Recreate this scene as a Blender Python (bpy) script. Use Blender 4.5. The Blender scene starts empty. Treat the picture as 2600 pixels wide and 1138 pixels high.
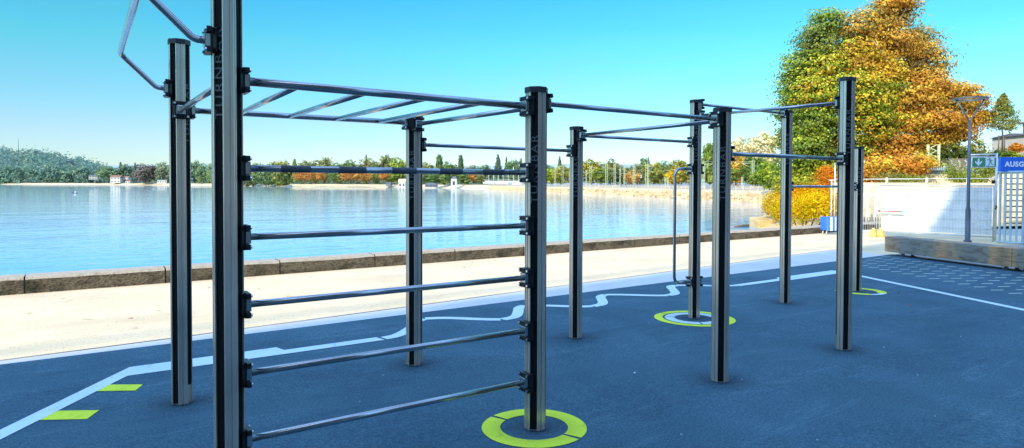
import bpy, bmesh, math, random
from mathutils import Vector, Matrix
rnd = random.Random(7)
sc = bpy.context.scene
COL = sc.collection
R = math.radians

# ------------------------------------------------------------------ basics
GX, GY = -0.00224, -0.00951            # the paved ground falls gently towards the lake


def gz(x, y):
    return GX * x + GY * y


LAKE = -0.9


def tag(o, label=None, cat=None, group=None, kind=None):
    if label: o['label'] = label
    if cat: o['category'] = cat
    if group: o['group'] = group
    if kind: o['kind'] = kind
    return o


def empty(name, loc=(0, 0, 0), rz=0.0):
    o = bpy.data.objects.new(name, None)
    o.location = loc
    o.rotation_euler = (0, 0, rz)
    o.empty_display_size = 0.2
    COL.objects.link(o)
    return o


class MB:
    """collects shapes for ONE mesh object"""

    def __init__(s):
        s.bm = bmesh.new()
        s.mats = []
        s.mi = 0

    def mat(s, m):
        if m not in s.mats: s.mats.append(m)
        s.mi = s.mats.index(m)
        return s

    def face(s, vs, smooth=False):
        try:
            f = s.bm.faces.new(vs)
        except ValueError:
            return None
        f.material_index = s.mi
        f.smooth = smooth
        return f

    def poly(s, pts):
        return s.face([s.bm.verts.new(p) for p in pts])

    def box(s, c, size, m=None, bev=0.0):
        """m: optional 3x3 / 4x4 matrix turning the box about its centre"""
        hx, hy, hz = size[0] / 2, size[1] / 2, size[2] / 2
        vs = []
        for sx in (-1, 1):
            for sy in (-1, 1):
                for sz in (-1, 1):
                    p = Vector((sx * hx, sy * hy, sz * hz))
                    if m is not None: p = m @ p
                    vs.append(s.bm.verts.new(p + Vector(c)))
        fs = []
        for q in ((0, 1, 3, 2), (4, 6, 7, 5), (0, 4, 5, 1), (2, 3, 7, 6), (0, 2, 6, 4), (1, 5, 7, 3)):
            fs.append(s.face([vs[i] for i in q]))
        if bev > 0:
            es = set(e for f in fs for e in f.edges)
            r = bmesh.ops.bevel(s.bm, geom=list(es), offset=bev, segments=2, affect='EDGES', profile=0.6)
            for f in r['faces']: f.material_index = s.mi
        return s

    def prism(s, pts, z0, z1, top=None):
        """pts: list of (x,y); z0/z1 numbers or functions of x,y"""
        f0 = z0 if callable(z0) else (lambda x, y: z0)
        f1 = z1 if callable(z1) else (lambda x, y: z1)
        tp = top or pts
        a = [s.bm.verts.new((x, y, f0(x, y))) for x, y in pts]
        b = [s.bm.verts.new((x, y, f1(x, y))) for x, y in tp]
        n = len(pts)
        for i in range(n): s.face([a[i], a[(i + 1) % n], b[(i + 1) % n], b[i]])
        s.face(b)
        s.face(a[::-1])
        return s

    def tube(s, path, r, seg=14, caps=True, radii=None, smooth=True):
        path = [Vector(p) for p in path]
        rings = []
        up = None
        for i, p in enumerate(path):
            if i == 0: d = path[1] - p
            elif i == len(path) - 1: d = p - path[i - 1]
            else: d = (path[i + 1] - p).normalized() + (p - path[i - 1]).normalized()
            d.normalize()
            if up is None:
                up = Vector((0, 0, 1)) if abs(d.z) < 0.9 else Vector((1, 0, 0))
            a = d.cross(up)
            a.normalize()
            b = a.cross(d)
            b.normalize()
            up = b
            rr = radii[i] if radii else r
            k = 1.0
            if 0 < i < len(path) - 1:
                c = (path[i + 1] - p).normalized().dot((p - path[i - 1]).normalized())
                k = 1.0 / max(0.6, math.sqrt((1 + c) / 2))
            rings.append([s.bm.verts.new(p + (a * math.cos(t) + b * math.sin(t)) * rr * k) for t in
                          [2 * math.pi * j / seg for j in range(seg)]])
        for q in range(len(rings) - 1):
            for j in range(seg):
                s.face([rings[q][j], rings[q][(j + 1) % seg], rings[q + 1][(j + 1) % seg], rings[q + 1][j]], smooth)
        if caps:
            s.face(rings[0][::-1])
            s.face(rings[-1])
        return s

    def build(s, name, mat=None, parent=None, loc=None, recalc=True):
        if recalc: bmesh.ops.recalc_face_normals(s.bm, faces=s.bm.faces)
        me = bpy.data.meshes.new(name)
        s.bm.to_mesh(me)
        s.bm.free()
        for m in (s.mats if s.mats else [mat]): me.materials.append(m)
        o = bpy.data.objects.new(name, me)
        COL.objects.link(o)
        if parent: o.parent = parent
        if loc: o.location = loc
        return o


def copy_tree(o, parent=None):
    c = o.copy()
    COL.objects.link(c)
    c.parent = parent
    for ch in list(o.children): copy_tree(ch, c)
    return c


# ------------------------------------------------------------------ materials
def new_mat(name):
    m = bpy.data.materials.new(name)
    m.use_nodes = True
    return m, m.node_tree, m.node_tree.nodes['Principled BSDF']


def N(nt, typ, **kw):
    n = nt.nodes.new(typ)
    for k, v in kw.items():
        if k in n.inputs: n.inputs[k].default_value = v
        else: setattr(n, k, v)
    return n


def ramp(nt, stops, fac=None):
    r = nt.nodes.new('ShaderNodeValToRGB')
    els = r.color_ramp.elements
    while len(els) > 1: els.remove(els[0])
    els[0].position = stops[0][0]
    els[0].color = (*stops[0][1], 1)
    for p, c in stops[1:]:
        e = els.new(p)
        e.color = (*c, 1)
    if fac is not None: nt.links.new(fac, r.inputs[0])
    return r


def coords(nt, scale=(1, 1, 1), rot=(0, 0, 0)):
    t = N(nt, 'ShaderNodeTexCoord')
    mp = nt.nodes.new('ShaderNodeMapping')
    mp.inputs['Scale'].default_value = scale
    mp.inputs['Rotation'].default_value = rot
    nt.links.new(t.outputs['Object'], mp.inputs[0])
    return mp.outputs[0]


def surf(name, stops, scale=4.0, detail=6, rough=0.7, metal=0.0, bump=0.0, bscale=None, stretch=(1, 1, 1),
         spec=0.5, speck=None, speck_scale=200, rot=(0, 0, 0), dist=0.0):
    """noise-coloured surface: broad noise picks the colour, a second finer one shades it"""
    m, nt, b = new_mat(name)
    L = nt.links.new
    v = coords(nt, stretch, rot)
    n1 = N(nt, 'ShaderNodeTexNoise', Scale=scale, Detail=detail, Roughness=0.6, Distortion=dist)
    L(v, n1.inputs['Vector'])
    r = ramp(nt, stops, n1.outputs['Fac'])
    out = r.outputs[0]
    if speck:
        n2 = N(nt, 'ShaderNodeTexNoise', Scale=speck_scale, Detail=2)
        L(v, n2.inputs['Vector'])
        r2 = ramp(nt, speck, n2.outputs['Fac'])
        mx = N(nt, 'ShaderNodeMix', data_type='RGBA', blend_type='MULTIPLY')
        mx.inputs[0].default_value = 1.0
        L(out, mx.inputs[6])
        L(r2.outputs[0], mx.inputs[7])
        out = mx.outputs[2]
    L(out, b.inputs['Base Color'])
    b.inputs['Roughness'].default_value = rough
    b.inputs['Metallic'].default_value = metal
    b.inputs['Specular IOR Level'].default_value = spec
    if bump:
        n3 = N(nt, 'ShaderNodeTexNoise', Scale=bscale or scale * 8, Detail=4)
        L(v, n3.inputs['Vector'])
        bp = N(nt, 'ShaderNodeBump', Strength=bump, Distance=0.02)
        L(n3.outputs['Fac'], bp.inputs['Height'])
        L(bp.outputs[0], b.inputs['Normal'])
    return m


def flat(name, c, rough=0.5, metal=0.0, spec=0.5, var=0.12, scale=6.0):
    c2 = tuple(max(0, x * (1 - var)) for x in c)
    c3 = tuple(min(1, x * (1 + var)) for x in c)
    return surf(name, [(0.3, c2), (0.7, c3)], scale=scale, rough=rough, metal=metal, spec=spec, detail=4)


GW = (1, 1, 1)
M_rubber = surf('epdm_rubber', [(0.3, (0.050, 0.122, 0.164)), (0.5, (0.062, 0.146, 0.194)), (0.72, (0.082, 0.178, 0.232))],
                scale=0.9, detail=9, rough=0.85, bump=0.6, bscale=230, spec=0.25,
                speck=[(0.32, (0.55, 0.6, 0.65)), (0.48, (0.95, 0.95, 0.95)), (0.60, (1.1, 1.1, 1.1)), (0.70, (1.6, 1.5, 1.4))],
                speck_scale=75, dist=0.4)


def wear(mat, stops, stretch, scale, rot=0.0, detail=8):
    """multiply a second large pattern (stains, scuffs) into the base colour"""
    nt = mat.node_tree
    b = nt.nodes['Principled BSDF']
    src = b.inputs['Base Color'].links[0].from_socket
    v = coords(nt, stretch, (0, 0, rot))
    n = N(nt, 'ShaderNodeTexNoise', Scale=scale, Detail=detail, Roughness=0.65, Distortion=0.6)
    nt.links.new(v, n.inputs['Vector'])
    r = ramp(nt, stops, n.outputs['Fac'])
    mx = N(nt, 'ShaderNodeMix', data_type='RGBA', blend_type='MULTIPLY')
    mx.inputs[0].default_value = 1
    nt.links.new(src, mx.inputs[6]); nt.links.new(r.outputs[0], mx.inputs[7])
    nt.links.new(mx.outputs[2], b.inputs['Base Color'])


wear(M_rubber, [(0.30, (0.78, 0.80, 0.84)), (0.46, (1, 1, 1)), (0.60, (1.0, 1.0, 1.0)), (0.70, (1.22, 1.16, 1.10))], (0.35, 1.6, 1), 2.2, R(-50))
wear(M_rubber, [(0.34, (0.80, 0.84, 0.88)), (0.55, (1.0, 1.0, 1.0)), (0.72, (1.22, 1.16, 1.10))], (1, 1, 1), 0.35, 0.3)
wear(M_rubber, [(0.60, (1, 1, 1)), (0.66, (1.35, 1.25, 1.18)), (0.70, (1, 1, 1))], (0.5, 5, 1), 1.2, R(25), 3)
M_prom = surf('sand_promenade', [(0.3, (0.78, 0.60, 0.36)), (0.55, (0.85, 0.66, 0.41)), (0.75, (0.89, 0.71, 0.46))], scale=0.8,
              detail=10, rough=0.9, bump=0.35, bscale=90, spec=0.2,
              speck=[(0.28, (0.72, 0.68, 0.62)), (0.42, (1, 1, 1)), (1, (1.0, 1.0, 1.0))], speck_scale=45)
wear(M_prom, [(0.32, (0.90, 0.89, 0.88)), (0.48, (1, 1, 1)), (0.75, (1.04, 1.03, 1.0))], (0.5, 1.2, 1), 0.9)
wear(M_prom, [(0.30, (0.62, 0.58, 0.52)), (0.36, (1, 1, 1))], (1, 1, 1), 5.0, 0, 10)
M_strip = surf('pale_concrete_strip', [(0.3, (0.60, 0.56, 0.52)), (0.7, (0.72, 0.68, 0.64))], scale=1.2, detail=9, rough=0.9, bump=0.2, bscale=80)
M_slot = flat('drain_slot_dark', (0.16, 0.14, 0.14), rough=0.9)
M_conc = surf('grey_paving', [(0.3, (0.30, 0.30, 0.29)), (0.7, (0.42, 0.41, 0.39))], scale=1.5, rough=0.9, bump=0.3)
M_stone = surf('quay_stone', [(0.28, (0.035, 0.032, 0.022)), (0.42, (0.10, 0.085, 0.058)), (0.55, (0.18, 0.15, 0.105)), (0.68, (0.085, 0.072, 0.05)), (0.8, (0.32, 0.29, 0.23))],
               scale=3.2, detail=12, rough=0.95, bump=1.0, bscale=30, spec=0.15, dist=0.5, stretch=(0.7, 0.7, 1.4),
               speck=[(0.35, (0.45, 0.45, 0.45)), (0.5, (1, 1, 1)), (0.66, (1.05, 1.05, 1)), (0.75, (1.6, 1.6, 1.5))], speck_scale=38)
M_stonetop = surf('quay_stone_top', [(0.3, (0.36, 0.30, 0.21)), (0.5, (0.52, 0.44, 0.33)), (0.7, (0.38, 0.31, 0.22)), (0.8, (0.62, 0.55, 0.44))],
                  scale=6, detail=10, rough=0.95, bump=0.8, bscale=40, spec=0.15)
M_white = surf('white_marking', [(0.3, (0.58, 0.72, 0.76)), (0.7, (0.70, 0.82, 0.85))], scale=2, rough=0.8, spec=0.2, bump=0.3, bscale=200,
               speck=[(0.3, (0.8, 0.82, 0.85)), (0.45, (1, 1, 1))], speck_scale=120)
wear(M_white, [(0.30, (0.72, 0.75, 0.78)), (0.40, (1, 1, 1))], (1, 1, 1), 6.0, 0, 10)
M_dash = flat('pale_dash_marking', (0.78, 0.90, 0.74), rough=0.8, spec=0.2)
M_seam = surf('dirty_floor_seam', [(0.3, (0.03, 0.05, 0.07)), (0.7, (0.10, 0.13, 0.16))], scale=20, rough=0.95)
M_lime = surf('lime_marking', [(0.3, (0.66, 0.80, 0.04)), (0.7, (0.80, 0.90, 0.06))], scale=2, rough=0.8, spec=0.2, bump=0.3, bscale=200,
              speck=[(0.3, (0.8, 0.82, 0.7)), (0.45, (1, 1, 1))], speck_scale=120)


wear(M_lime, [(0.30, (0.74, 0.78, 0.70)), (0.42, (1, 1, 1))], (1, 1, 1), 7.0, 0, 10)


def metal_mat(name, c0, c1, rough, axis_stretch=(60, 60, 0.7), metal=0.92, bump=0.04):
    m, nt, b = new_mat(name)
    L = nt.links.new
    v = coords(nt, axis_stretch)
    n = N(nt, 'ShaderNodeTexNoise', Scale=3.0, Detail=6, Roughness=0.6)
    L(v, n.inputs['Vector'])
    r = ramp(nt, [(0.3, c0), (0.7, c1)], n.outputs['Fac'])
    v2 = coords(nt, (2, 2, 1.2))
    n2 = N(nt, 'ShaderNodeTexNoise', Scale=2.0, Detail=5)
    L(v2, n2.inputs['Vector'])
    r2 = ramp(nt, [(0.3, (0.72, 0.72, 0.72)), (0.7, (1, 1, 1))], n2.outputs['Fac'])
    mx = N(nt, 'ShaderNodeMix', data_type='RGBA', blend_type='MULTIPLY')
    mx.inputs[0].default_value = 1
    L(r.outputs[0], mx.inputs[6]); L(r2.outputs[0], mx.inputs[7])
    L(mx.outputs[2], b.inputs['Base Color'])
    b.inputs['Metallic'].default_value = metal
    rr = N(nt, 'ShaderNodeMapRange')
    rr.inputs[3].default_value = rough * 0.8
    rr.inputs[4].default_value = rough * 1.25
    L(n2.outputs['Fac'], rr.inputs[0])
    L(rr.outputs[0], b.inputs['Roughness'])
    return m


M_alu = metal_mat('anodised_aluminium', (0.68, 0.60, 0.50), (0.82, 0.74, 0.62), 0.25, axis_stretch=(9, 9, 0.5), metal=0.62)
M_inox = metal_mat('brushed_steel_tube', (0.40, 0.42, 0.43), (0.54, 0.56, 0.58), 0.20, (1, 1, 1))
M_groove = flat('dark_groove', (0.08, 0.08, 0.075), rough=0.5, metal=0.6)
M_black = flat('black_rubber_strip', (0.006, 0.006, 0.007), rough=0.6, spec=0.12)
M_cap = flat('black_post_cap', (0.022, 0.025, 0.028), rough=0.45, spec=0.5)
M_clamp = flat('black_clamp_steel', (0.010, 0.012, 0.014), rough=0.42, spec=0.35)
M_bolt = flat('bolt_head', (0.75, 0.77, 0.8), rough=0.25, metal=1.0)
M_letter = flat('grey_lettering', (0.10, 0.102, 0.105), rough=0.5)
M_grip = surf('knurled_grip', [(0.3, (0.06, 0.07, 0.08)), (0.7, (0.11, 0.12, 0.135))], scale=300, rough=0.55, bump=0.5, bscale=500)
M_lamp = flat('lamp_steel', (0.10, 0.125, 0.15), rough=0.45, metal=0.35)
M_lamp_glass = flat('lamp_underside', (0.45, 0.47, 0.48), rough=0.3)
M_fence = flat('galvanised_wire', (0.62, 0.64, 0.62), rough=0.45, metal=0.5)
M_banner = surf('white_tarpaulin', [(0.3, (0.78, 0.80, 0.80)), (0.5, (0.88, 0.88, 0.87)), (0.7, (0.84, 0.86, 0.87))], scale=1.1, rough=0.75, bump=1.0, bscale=2.6)
wear(M_banner, [(0.35, (0.86, 0.87, 0.88)), (0.5, (1, 1, 1))], (2.5, 2.5, 0.4), 1.5)
M_foot = surf('yellow_foot', [(0.3, (0.62, 0.42, 0.10)), (0.7, (0.80, 0.60, 0.22))], scale=8, rough=0.8)
M_paleblue = flat('pale_blue_steel', (0.42, 0.56, 0.60), rough=0.5, metal=0.2)
M_bluegrey = flat('blue_grey_steel', (0.20, 0.27, 0.36), rough=0.5, metal=0.3)
M_brownbar = flat('brown_bar', (0.16, 0.09, 0.06), rough=0.6)
M_bluesign = flat('blue_sign', (0.035, 0.16, 0.66), rough=0.4)
M_blueskirt = flat('blue_canvas', (0.05, 0.20, 0.72), rough=0.6)
M_signwhite = flat('sign_white', (0.85, 0.87, 0.88), rough=0.5, var=0.03)
M_signgreen = flat('sign_green', (0.08, 0.30, 0.13), rough=0.45)
M_red = flat('sign_red', (0.55, 0.06, 0.03), rough=0.5)
M_inkgrey = flat('ink_grey', (0.28, 0.31, 0.26), rough=0.6)
M_whitepaint = flat('white_paint', (0.80, 0.80, 0.77), rough=0.5)
M_wallwhite = surf('white_render', [(0.3, (0.50, 0.46, 0.40)), (0.7, (0.62, 0.58, 0.51))], scale=1.5, rough=0.9)
M_roofred = surf('brown_tiles', [(0.3, (0.22, 0.10, 0.06)), (0.7, (0.34, 0.18, 0.12))], scale=3, rough=0.9)
M_slate = surf('slate_roof', [(0.3, (0.10, 0.11, 0.13)), (0.7, (0.17, 0.18, 0.20))], scale=3, rough=0.8)
M_window = flat('window_dark', (0.04, 0.06, 0.08), rough=0.12, spec=0.8)
M_rock = surf('riprap_stone', [(0.3, (0.38, 0.25, 0.13)), (0.5, (0.58, 0.41, 0.22)), (0.7, (0.76, 0.60, 0.38))], scale=0.55, detail=8, rough=0.95, bump=0.6, bscale=4)
M_beach = surf('pale_gravel_beach', [(0.3, (0.54, 0.42, 0.26)), (0.7, (0.70, 0.58, 0.38))], scale=0.12, detail=8, rough=0.95)
M_shorewall = surf('pale_shore_wall', [(0.3, (0.54, 0.41, 0.24)), (0.7, (0.72, 0.58, 0.37))], scale=0.5, detail=8, rough=0.95)
M_grass = surf('park_grass', [(0.3, (0.06, 0.09, 0.03)), (0.7, (0.14, 0.15, 0.06))], scale=0.08, rough=0.95)
M_earth = surf('sunlit_bank', [(0.3, (0.50, 0.30, 0.10)), (0.5, (0.68, 0.46, 0.20)), (0.7, (0.74, 0.56, 0.30))], scale=0.8, detail=10, rough=0.95, bump=1, bscale=3)
M_mast = flat('painted_mast', (0.50, 0.56, 0.34), rough=0.6)
M_stonewall = surf('pale_stone_wall', [(0.3, (0.42, 0.35, 0.22)), (0.5, (0.62, 0.53, 0.36)), (0.7, (0.72, 0.64, 0.48))], scale=1.4, detail=10, rough=0.95, bump=0.8, bscale=6)
M_rail = flat('shade_railing', (0.13, 0.11, 0.10), rough=0.6)
M_bark = surf('bark', [(0.3, (0.09, 0.065, 0.045)), (0.7, (0.22, 0.17, 0.12))], scale=5, rough=0.95, bump=0.8)
M_barkpale = surf('sunlit_bark', [(0.3, (0.28, 0.21, 0.14)), (0.7, (0.45, 0.36, 0.25))], scale=3, rough=0.95, bump=0.8)
M_facade = surf('brick_facade', [(0.3, (0.16, 0.13, 0.11)), (0.7, (0.24, 0.20, 0.17))], scale=0.6, rough=0.9)
M_hill = surf('wooded_hill', [(0.3, (0.10, 0.16, 0.15)), (0.7, (0.16, 0.23, 0.20))], scale=0.03, rough=1.0, spec=0.0)
M_ridge = surf('distant_ridge', [(0.3, (0.30, 0.42, 0.50)), (0.7, (0.35, 0.47, 0.53))], scale=0.004, rough=1.0, spec=0.0)  # distance haze put into the pale blue colour
M_leafdry = surf('dry_leaf', [(0.3, (0.22, 0.11, 0.04)), (0.7, (0.38, 0.22, 0.08))], scale=40, rough=0.8)
M_litter = flat('pale_scrap', (0.6, 0.66, 0.7), rough=0.7)


def wood_mat():
    m, nt, b = new_mat('weathered_timber')
    L = nt.links.new
    v = coords(nt, (1.0, 1.0, 5.0))
    n1 = N(nt, 'ShaderNodeTexNoise', Scale=2.2, Detail=10, Roughness=0.65, Distortion=1.2)
    L(v, n1.inputs['Vector'])
    r = ramp(nt, [(0.25, (0.07, 0.055, 0.045)), (0.42, (0.24, 0.19, 0.145)), (0.55, (0.33, 0.29, 0.24)), (0.75, (0.17, 0.14, 0.11))], n1.outputs['Fac'])
    v2 = coords(nt, (0.9, 0.9, 0.25))
    n2 = N(nt, 'ShaderNodeTexNoise', Scale=1.1, Detail=3)
    L(v2, n2.inputs['Vector'])
    r2 = ramp(nt, [(0.38, (0.75, 0.82, 0.85)), (0.50, (1.0, 0.95, 0.85)), (0.57, (1.9, 1.2, 0.70)), (0.7, (0.6, 0.5, 0.45))], n2.outputs['Fac'])
    mx = N(nt, 'ShaderNodeMix', data_type='RGBA', blend_type='MULTIPLY')
    mx.inputs[0].default_value = 1
    L(r.outputs[0], mx.inputs[6]); L(r2.outputs[0], mx.inputs[7])
    L(mx.outputs[2], b.inputs['Base Color'])
    b.inputs['Roughness'].default_value = 0.85
    bp = N(nt, 'ShaderNodeBump', Strength=0.6, Distance=0.01)
    L(n1.outputs['Fac'], bp.inputs['Height'])
    L(bp.outputs[0], b.inputs['Normal'])
    return m


M_wood = wood_mat()


def water_mat():
    m, nt, b = new_mat('lake_water')
    L = nt.links.new
    v = coords(nt, (1.0, 1.0, 1.0), (0, 0, R(34)))
    n1 = N(nt, 'ShaderNodeTexNoise', Scale=0.02, Detail=3)
    L(v, n1.inputs['Vector'])
    r = ramp(nt, [(0.35, (0.05, 0.34, 0.66)), (0.65, (0.09, 0.42, 0.72))], n1.outputs['Fac'])
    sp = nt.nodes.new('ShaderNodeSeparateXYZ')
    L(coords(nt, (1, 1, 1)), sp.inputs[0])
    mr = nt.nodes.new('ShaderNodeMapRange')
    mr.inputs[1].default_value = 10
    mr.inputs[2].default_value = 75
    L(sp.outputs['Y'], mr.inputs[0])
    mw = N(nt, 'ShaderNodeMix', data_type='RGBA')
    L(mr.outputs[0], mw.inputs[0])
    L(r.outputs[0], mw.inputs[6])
    mw.inputs[7].default_value = (0.46, 0.66, 0.72, 1)  # farther water paler, sky reflection put into the colour
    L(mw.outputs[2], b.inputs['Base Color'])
    b.inputs['Roughness'].default_value = 0.03
    b.inputs['IOR'].default_value = 1.33
    # ripples: long low crests lying across the view plus finer chop
    va = coords(nt, (0.35, 1.25, 1.0), (0, 0, R(-56 + 90)))
    w1 = N(nt, 'ShaderNodeTexNoise', Scale=1.3, Detail=3, Roughness=0.5, Distortion=0.4)
    L(va, w1.inputs['Vector'])
    w2 = N(nt, 'ShaderNodeTexNoise', Scale=0.16, Detail=2, Roughness=0.4, Distortion=0.3)
    L(va, w2.inputs['Vector'])
    w3 = N(nt, 'ShaderNodeTexNoise', Scale=6.0, Detail=2)
    L(va, w3.inputs['Vector'])
    b1 = N(nt, 'ShaderNodeBump', Strength=1.0, Distance=0.024)
    L(w1.outputs['Fac'], b1.inputs['Height'])
    b2 = N(nt, 'ShaderNodeBump', Strength=1.0, Distance=0.062)
    L(w2.outputs['Fac'], b2.inputs['Height'])
    L(b1.outputs[0], b2.inputs['Normal'])
    b3 = N(nt, 'ShaderNodeBump', Strength=1.0, Distance=0.004)
    L(w3.outputs['Fac'], b3.inputs['Height'])
    L(b2.outputs[0], b3.inputs['Normal'])
    L(b3.outputs[0], b.inputs['Normal'])
    return m


M_water = water_mat()


def leaf_mat(name, mul=(1, 1, 1), transl=0.25):
    m, nt, b = new_mat(name)
    L = nt.links.new
    a = N(nt, 'ShaderNodeAttribute', attribute_name='Col')
    mx = N(nt, 'ShaderNodeMix', data_type='RGBA', blend_type='MULTIPLY')
    mx.inputs[0].default_value = 1
    mx.inputs[7].default_value = (*mul, 1)
    L(a.outputs['Color'], mx.inputs[6])
    d = N(nt, 'ShaderNodeBsdfDiffuse')
    t = N(nt, 'ShaderNodeBsdfTranslucent')
    L(mx.outputs[2], d.inputs[0]); L(mx.outputs[2], t.inputs[0])
    ms = N(nt, 'ShaderNodeMixShader')
    ms.inputs[0].default_value = transl
    L(d.outputs[0], ms.inputs[1]); L(t.outputs[0], ms.inputs[2])
    nt.nodes.remove(b)
    L(ms.outputs[0], nt.nodes['Material Output'].inputs[0])
    return m


M_leaf = leaf_mat('foliage', (1.85, 1.75, 1.35), 0.38)


# ------------------------------------------------------------------ world, sun, camera
world = bpy.data.worlds.new('World')
sc.world = world
world.use_nodes = True
nt = world.node_tree
bg = nt.nodes['Background']
SUN = Vector((-0.85, -0.35, 0.50)).normalized()     # direction towards the sun
sky = nt.nodes.new('ShaderNodeTexSky')
sky.sky_type = 'NISHITA'
sky.sun_disc = False
sky.sun_elevation = math.asin(SUN.z)
sky.sun_rotation = math.atan2(SUN.x, SUN.y)
sky.altitude = 400
sky.air_density = 1.0
sky.dust_density = 0.3
sky.ozone_density = 2.0
gm = nt.nodes.new('ShaderNodeMix')
gm.data_type = 'RGBA'
gm.blend_type = 'MULTIPLY'
gm.inputs[0].default_value = 1
tc = nt.nodes.new('ShaderNodeTexCoord')
sx = nt.nodes.new('ShaderNodeSeparateXYZ')
nt.links.new(tc.outputs['Generated'], sx.inputs[0])
mpp = nt.nodes.new('ShaderNodeMapping')
mpp.inputs['Scale'].default_value = (2.0, 2.0, 14.0)
nt.links.new(tc.outputs['Generated'], mpp.inputs[0])
wn = N(nt, 'ShaderNodeTexNoise', Scale=1.6, Detail=6, Roughness=0.6, Distortion=0.8)
nt.links.new(mpp.outputs[0], wn.inputs['Vector'])
wm = nt.nodes.new('ShaderNodeMapRange')
wm.inputs[1].default_value = 0.3
wm.inputs[2].default_value = 0.75
wm.inputs[3].default_value = 0.012
wm.inputs[4].default_value = -0.030
nt.links.new(wn.outputs['Fac'], wm.inputs[0])
wa = nt.nodes.new('ShaderNodeMath')
wa.operation = 'ADD'
nt.links.new(sx.outputs['Z'], wa.inputs[0])
nt.links.new(wm.outputs[0], wa.inputs[1])
rp = ramp(nt, [(0.0, (0.1333, 0.1617, 0.1867)), (0.04, (0.1333, 0.1617, 0.19)), (0.075, (0.1233, 0.1667, 0.19)), (0.115, (0.1033, 0.18, 0.19)), (0.19, (0.07, 0.2133, 0.1917)), (0.28, (0.045, 0.2083, 0.2333)), (0.38, (0.2167, 0.35, 0.4)), (0.6, (0.9333, 0.9333, 0.9333)), (1.0, (1.0, 1.0, 0.9667))], wa.outputs[0])
vs_ = nt.nodes.new('ShaderNodeVectorMath')
vs_.operation = 'SCALE'
vs_.inputs[3].default_value = 6.0
nt.links.new(rp.outputs[0], vs_.inputs[0])
nt.links.new(sky.outputs[0], gm.inputs[6])
nt.links.new(vs_.outputs[0], gm.inputs[7])
nt.links.new(gm.outputs[2], bg.inputs[0])
bg.inputs[1].default_value = 0.15

sl = bpy.data.lights.new('sun', 'SUN')
sl.energy = 5.0
sl.angle = R(0.5)
sl.color = (1.0, 0.87, 0.64)
so = bpy.data.objects.new('sun', sl)
so.rotation_euler = SUN.to_track_quat('Z', 'Y').to_euler()
so.location = (-20, -20, 40)
COL.objects.link(so)

cam = bpy.data.cameras.new('camera')
co = bpy.data.objects.new('camera', cam)
COL.objects.link(co)
sc.camera = co
cam.sensor_width = 36.0
cam.sensor_fit = 'HORIZONTAL'
cam.lens = 22.5112
cam.shift_y = -0.02523
cam.clip_end = 20000
cam.clip_start = 0.05
fwd = Vector((0.556024, 0.830877, -0.021908))
rgt = Vector((0.831109, -0.556101, 0.002973))
upv = Vector((0.009713, 0.019861, 0.999756))
co.matrix_world = Matrix((( rgt.x, upv.x, -fwd.x, -0.5534), (rgt.y, upv.y, -fwd.y, -3.1886), (rgt.z, upv.z, -fwd.z, 1.5049), (0, 0, 0, 1)))
sc.view_settings.view_transform = 'Standard'
sc.view_settings.look = 'None'
sc.view_settings.exposure = 0
sc.cycles.use_denoising = True
sc.cycles.max_bounces = 6
sc.cycles.transparent_max_bounces = 8


# ------------------------------------------------------------------ setting: ground, promenade, lake
def wall_y(x): return 8.34 + 0.038 * x          # landward face of the quay wall
def rub_y(x): return 3.72 + 0.027 * x           # lakeside edge of the rubber surface


def sheet(name, pts, mat, zf, cuts=0):
    mb = MB()
    mb.poly([(x, y, zf(x, y)) for x, y in pts])
    o = mb.build(name, mat)
    o['kind'] = 'structure'
    return o


def flatz(dz): return lambda x, y: gz(x, y) + dz


BX0, BY0 = 14.62, 4.30          # far end of the timber bench at the edge of the rubber
bdir = Vector((-0.39, -0.921)).normalized()
bx1 = BX0 + bdir.x * 20; by1 = BY0 + bdir.y * 20
sheet('ground', [(-90, -60), (75, -60), (75, 12.0), (40, wall_y(40) + 0.3), (-90, wall_y(-90) + 0.3)], M_conc, flatz(-0.03))
sheet('promenade', [(-60, rub_y(-60) - 0.5), (14.62, 4.0), (16.5, 2.6), (24.5, 2.0), (24.5, wall_y(24.5)), (-60, wall_y(-60))], M_prom, flatz(-0.012))
sheet('rubber_floor', [(-12, rub_y(-12)), (-12, -12), (14.8 + bdir.x * 17, 4.12 + bdir.y * 17), (14.8, 4.12)], M_rubber, flatz(0.0))
sheet('concrete_paving', [(14.9, 4.12), (14.9 + bdir.x * 17, 4.12 + bdir.y * 17), (40, -12), (40, 2.0), (22, 2.4), (19.0, 4.2), (15.5, 4.0)], M_conc, flatz(-0.004))

sheet('concrete_strip', [(-60, rub_y(-60) - .2), (14.62, 4.02), (14.8, 5.46), (12.6, 5.30), (10.45, 5.07), (4.67, 4.47), (3.27, 4.30), (0.88, 4.06), (0.19, 3.98), (-1.17, 3.87), (-60, -1.5)], M_strip, flatz(-0.006))
ribbon_pts = [(-8.0, 3.24), (-1.17, 3.87), (0.19, 3.98), (0.88, 4.06), (3.27, 4.30), (4.67, 4.47), (10.45, 5.07), (12.6, 5.30), (14.8, 5.46)]
lake = MB()
lake.poly([(-2500, -200, LAKE), (1500, -200, LAKE), (1500, 3500, LAKE), (-2500, 3500, LAKE)])
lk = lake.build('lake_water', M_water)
lk['kind'] = 'structure'


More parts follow.
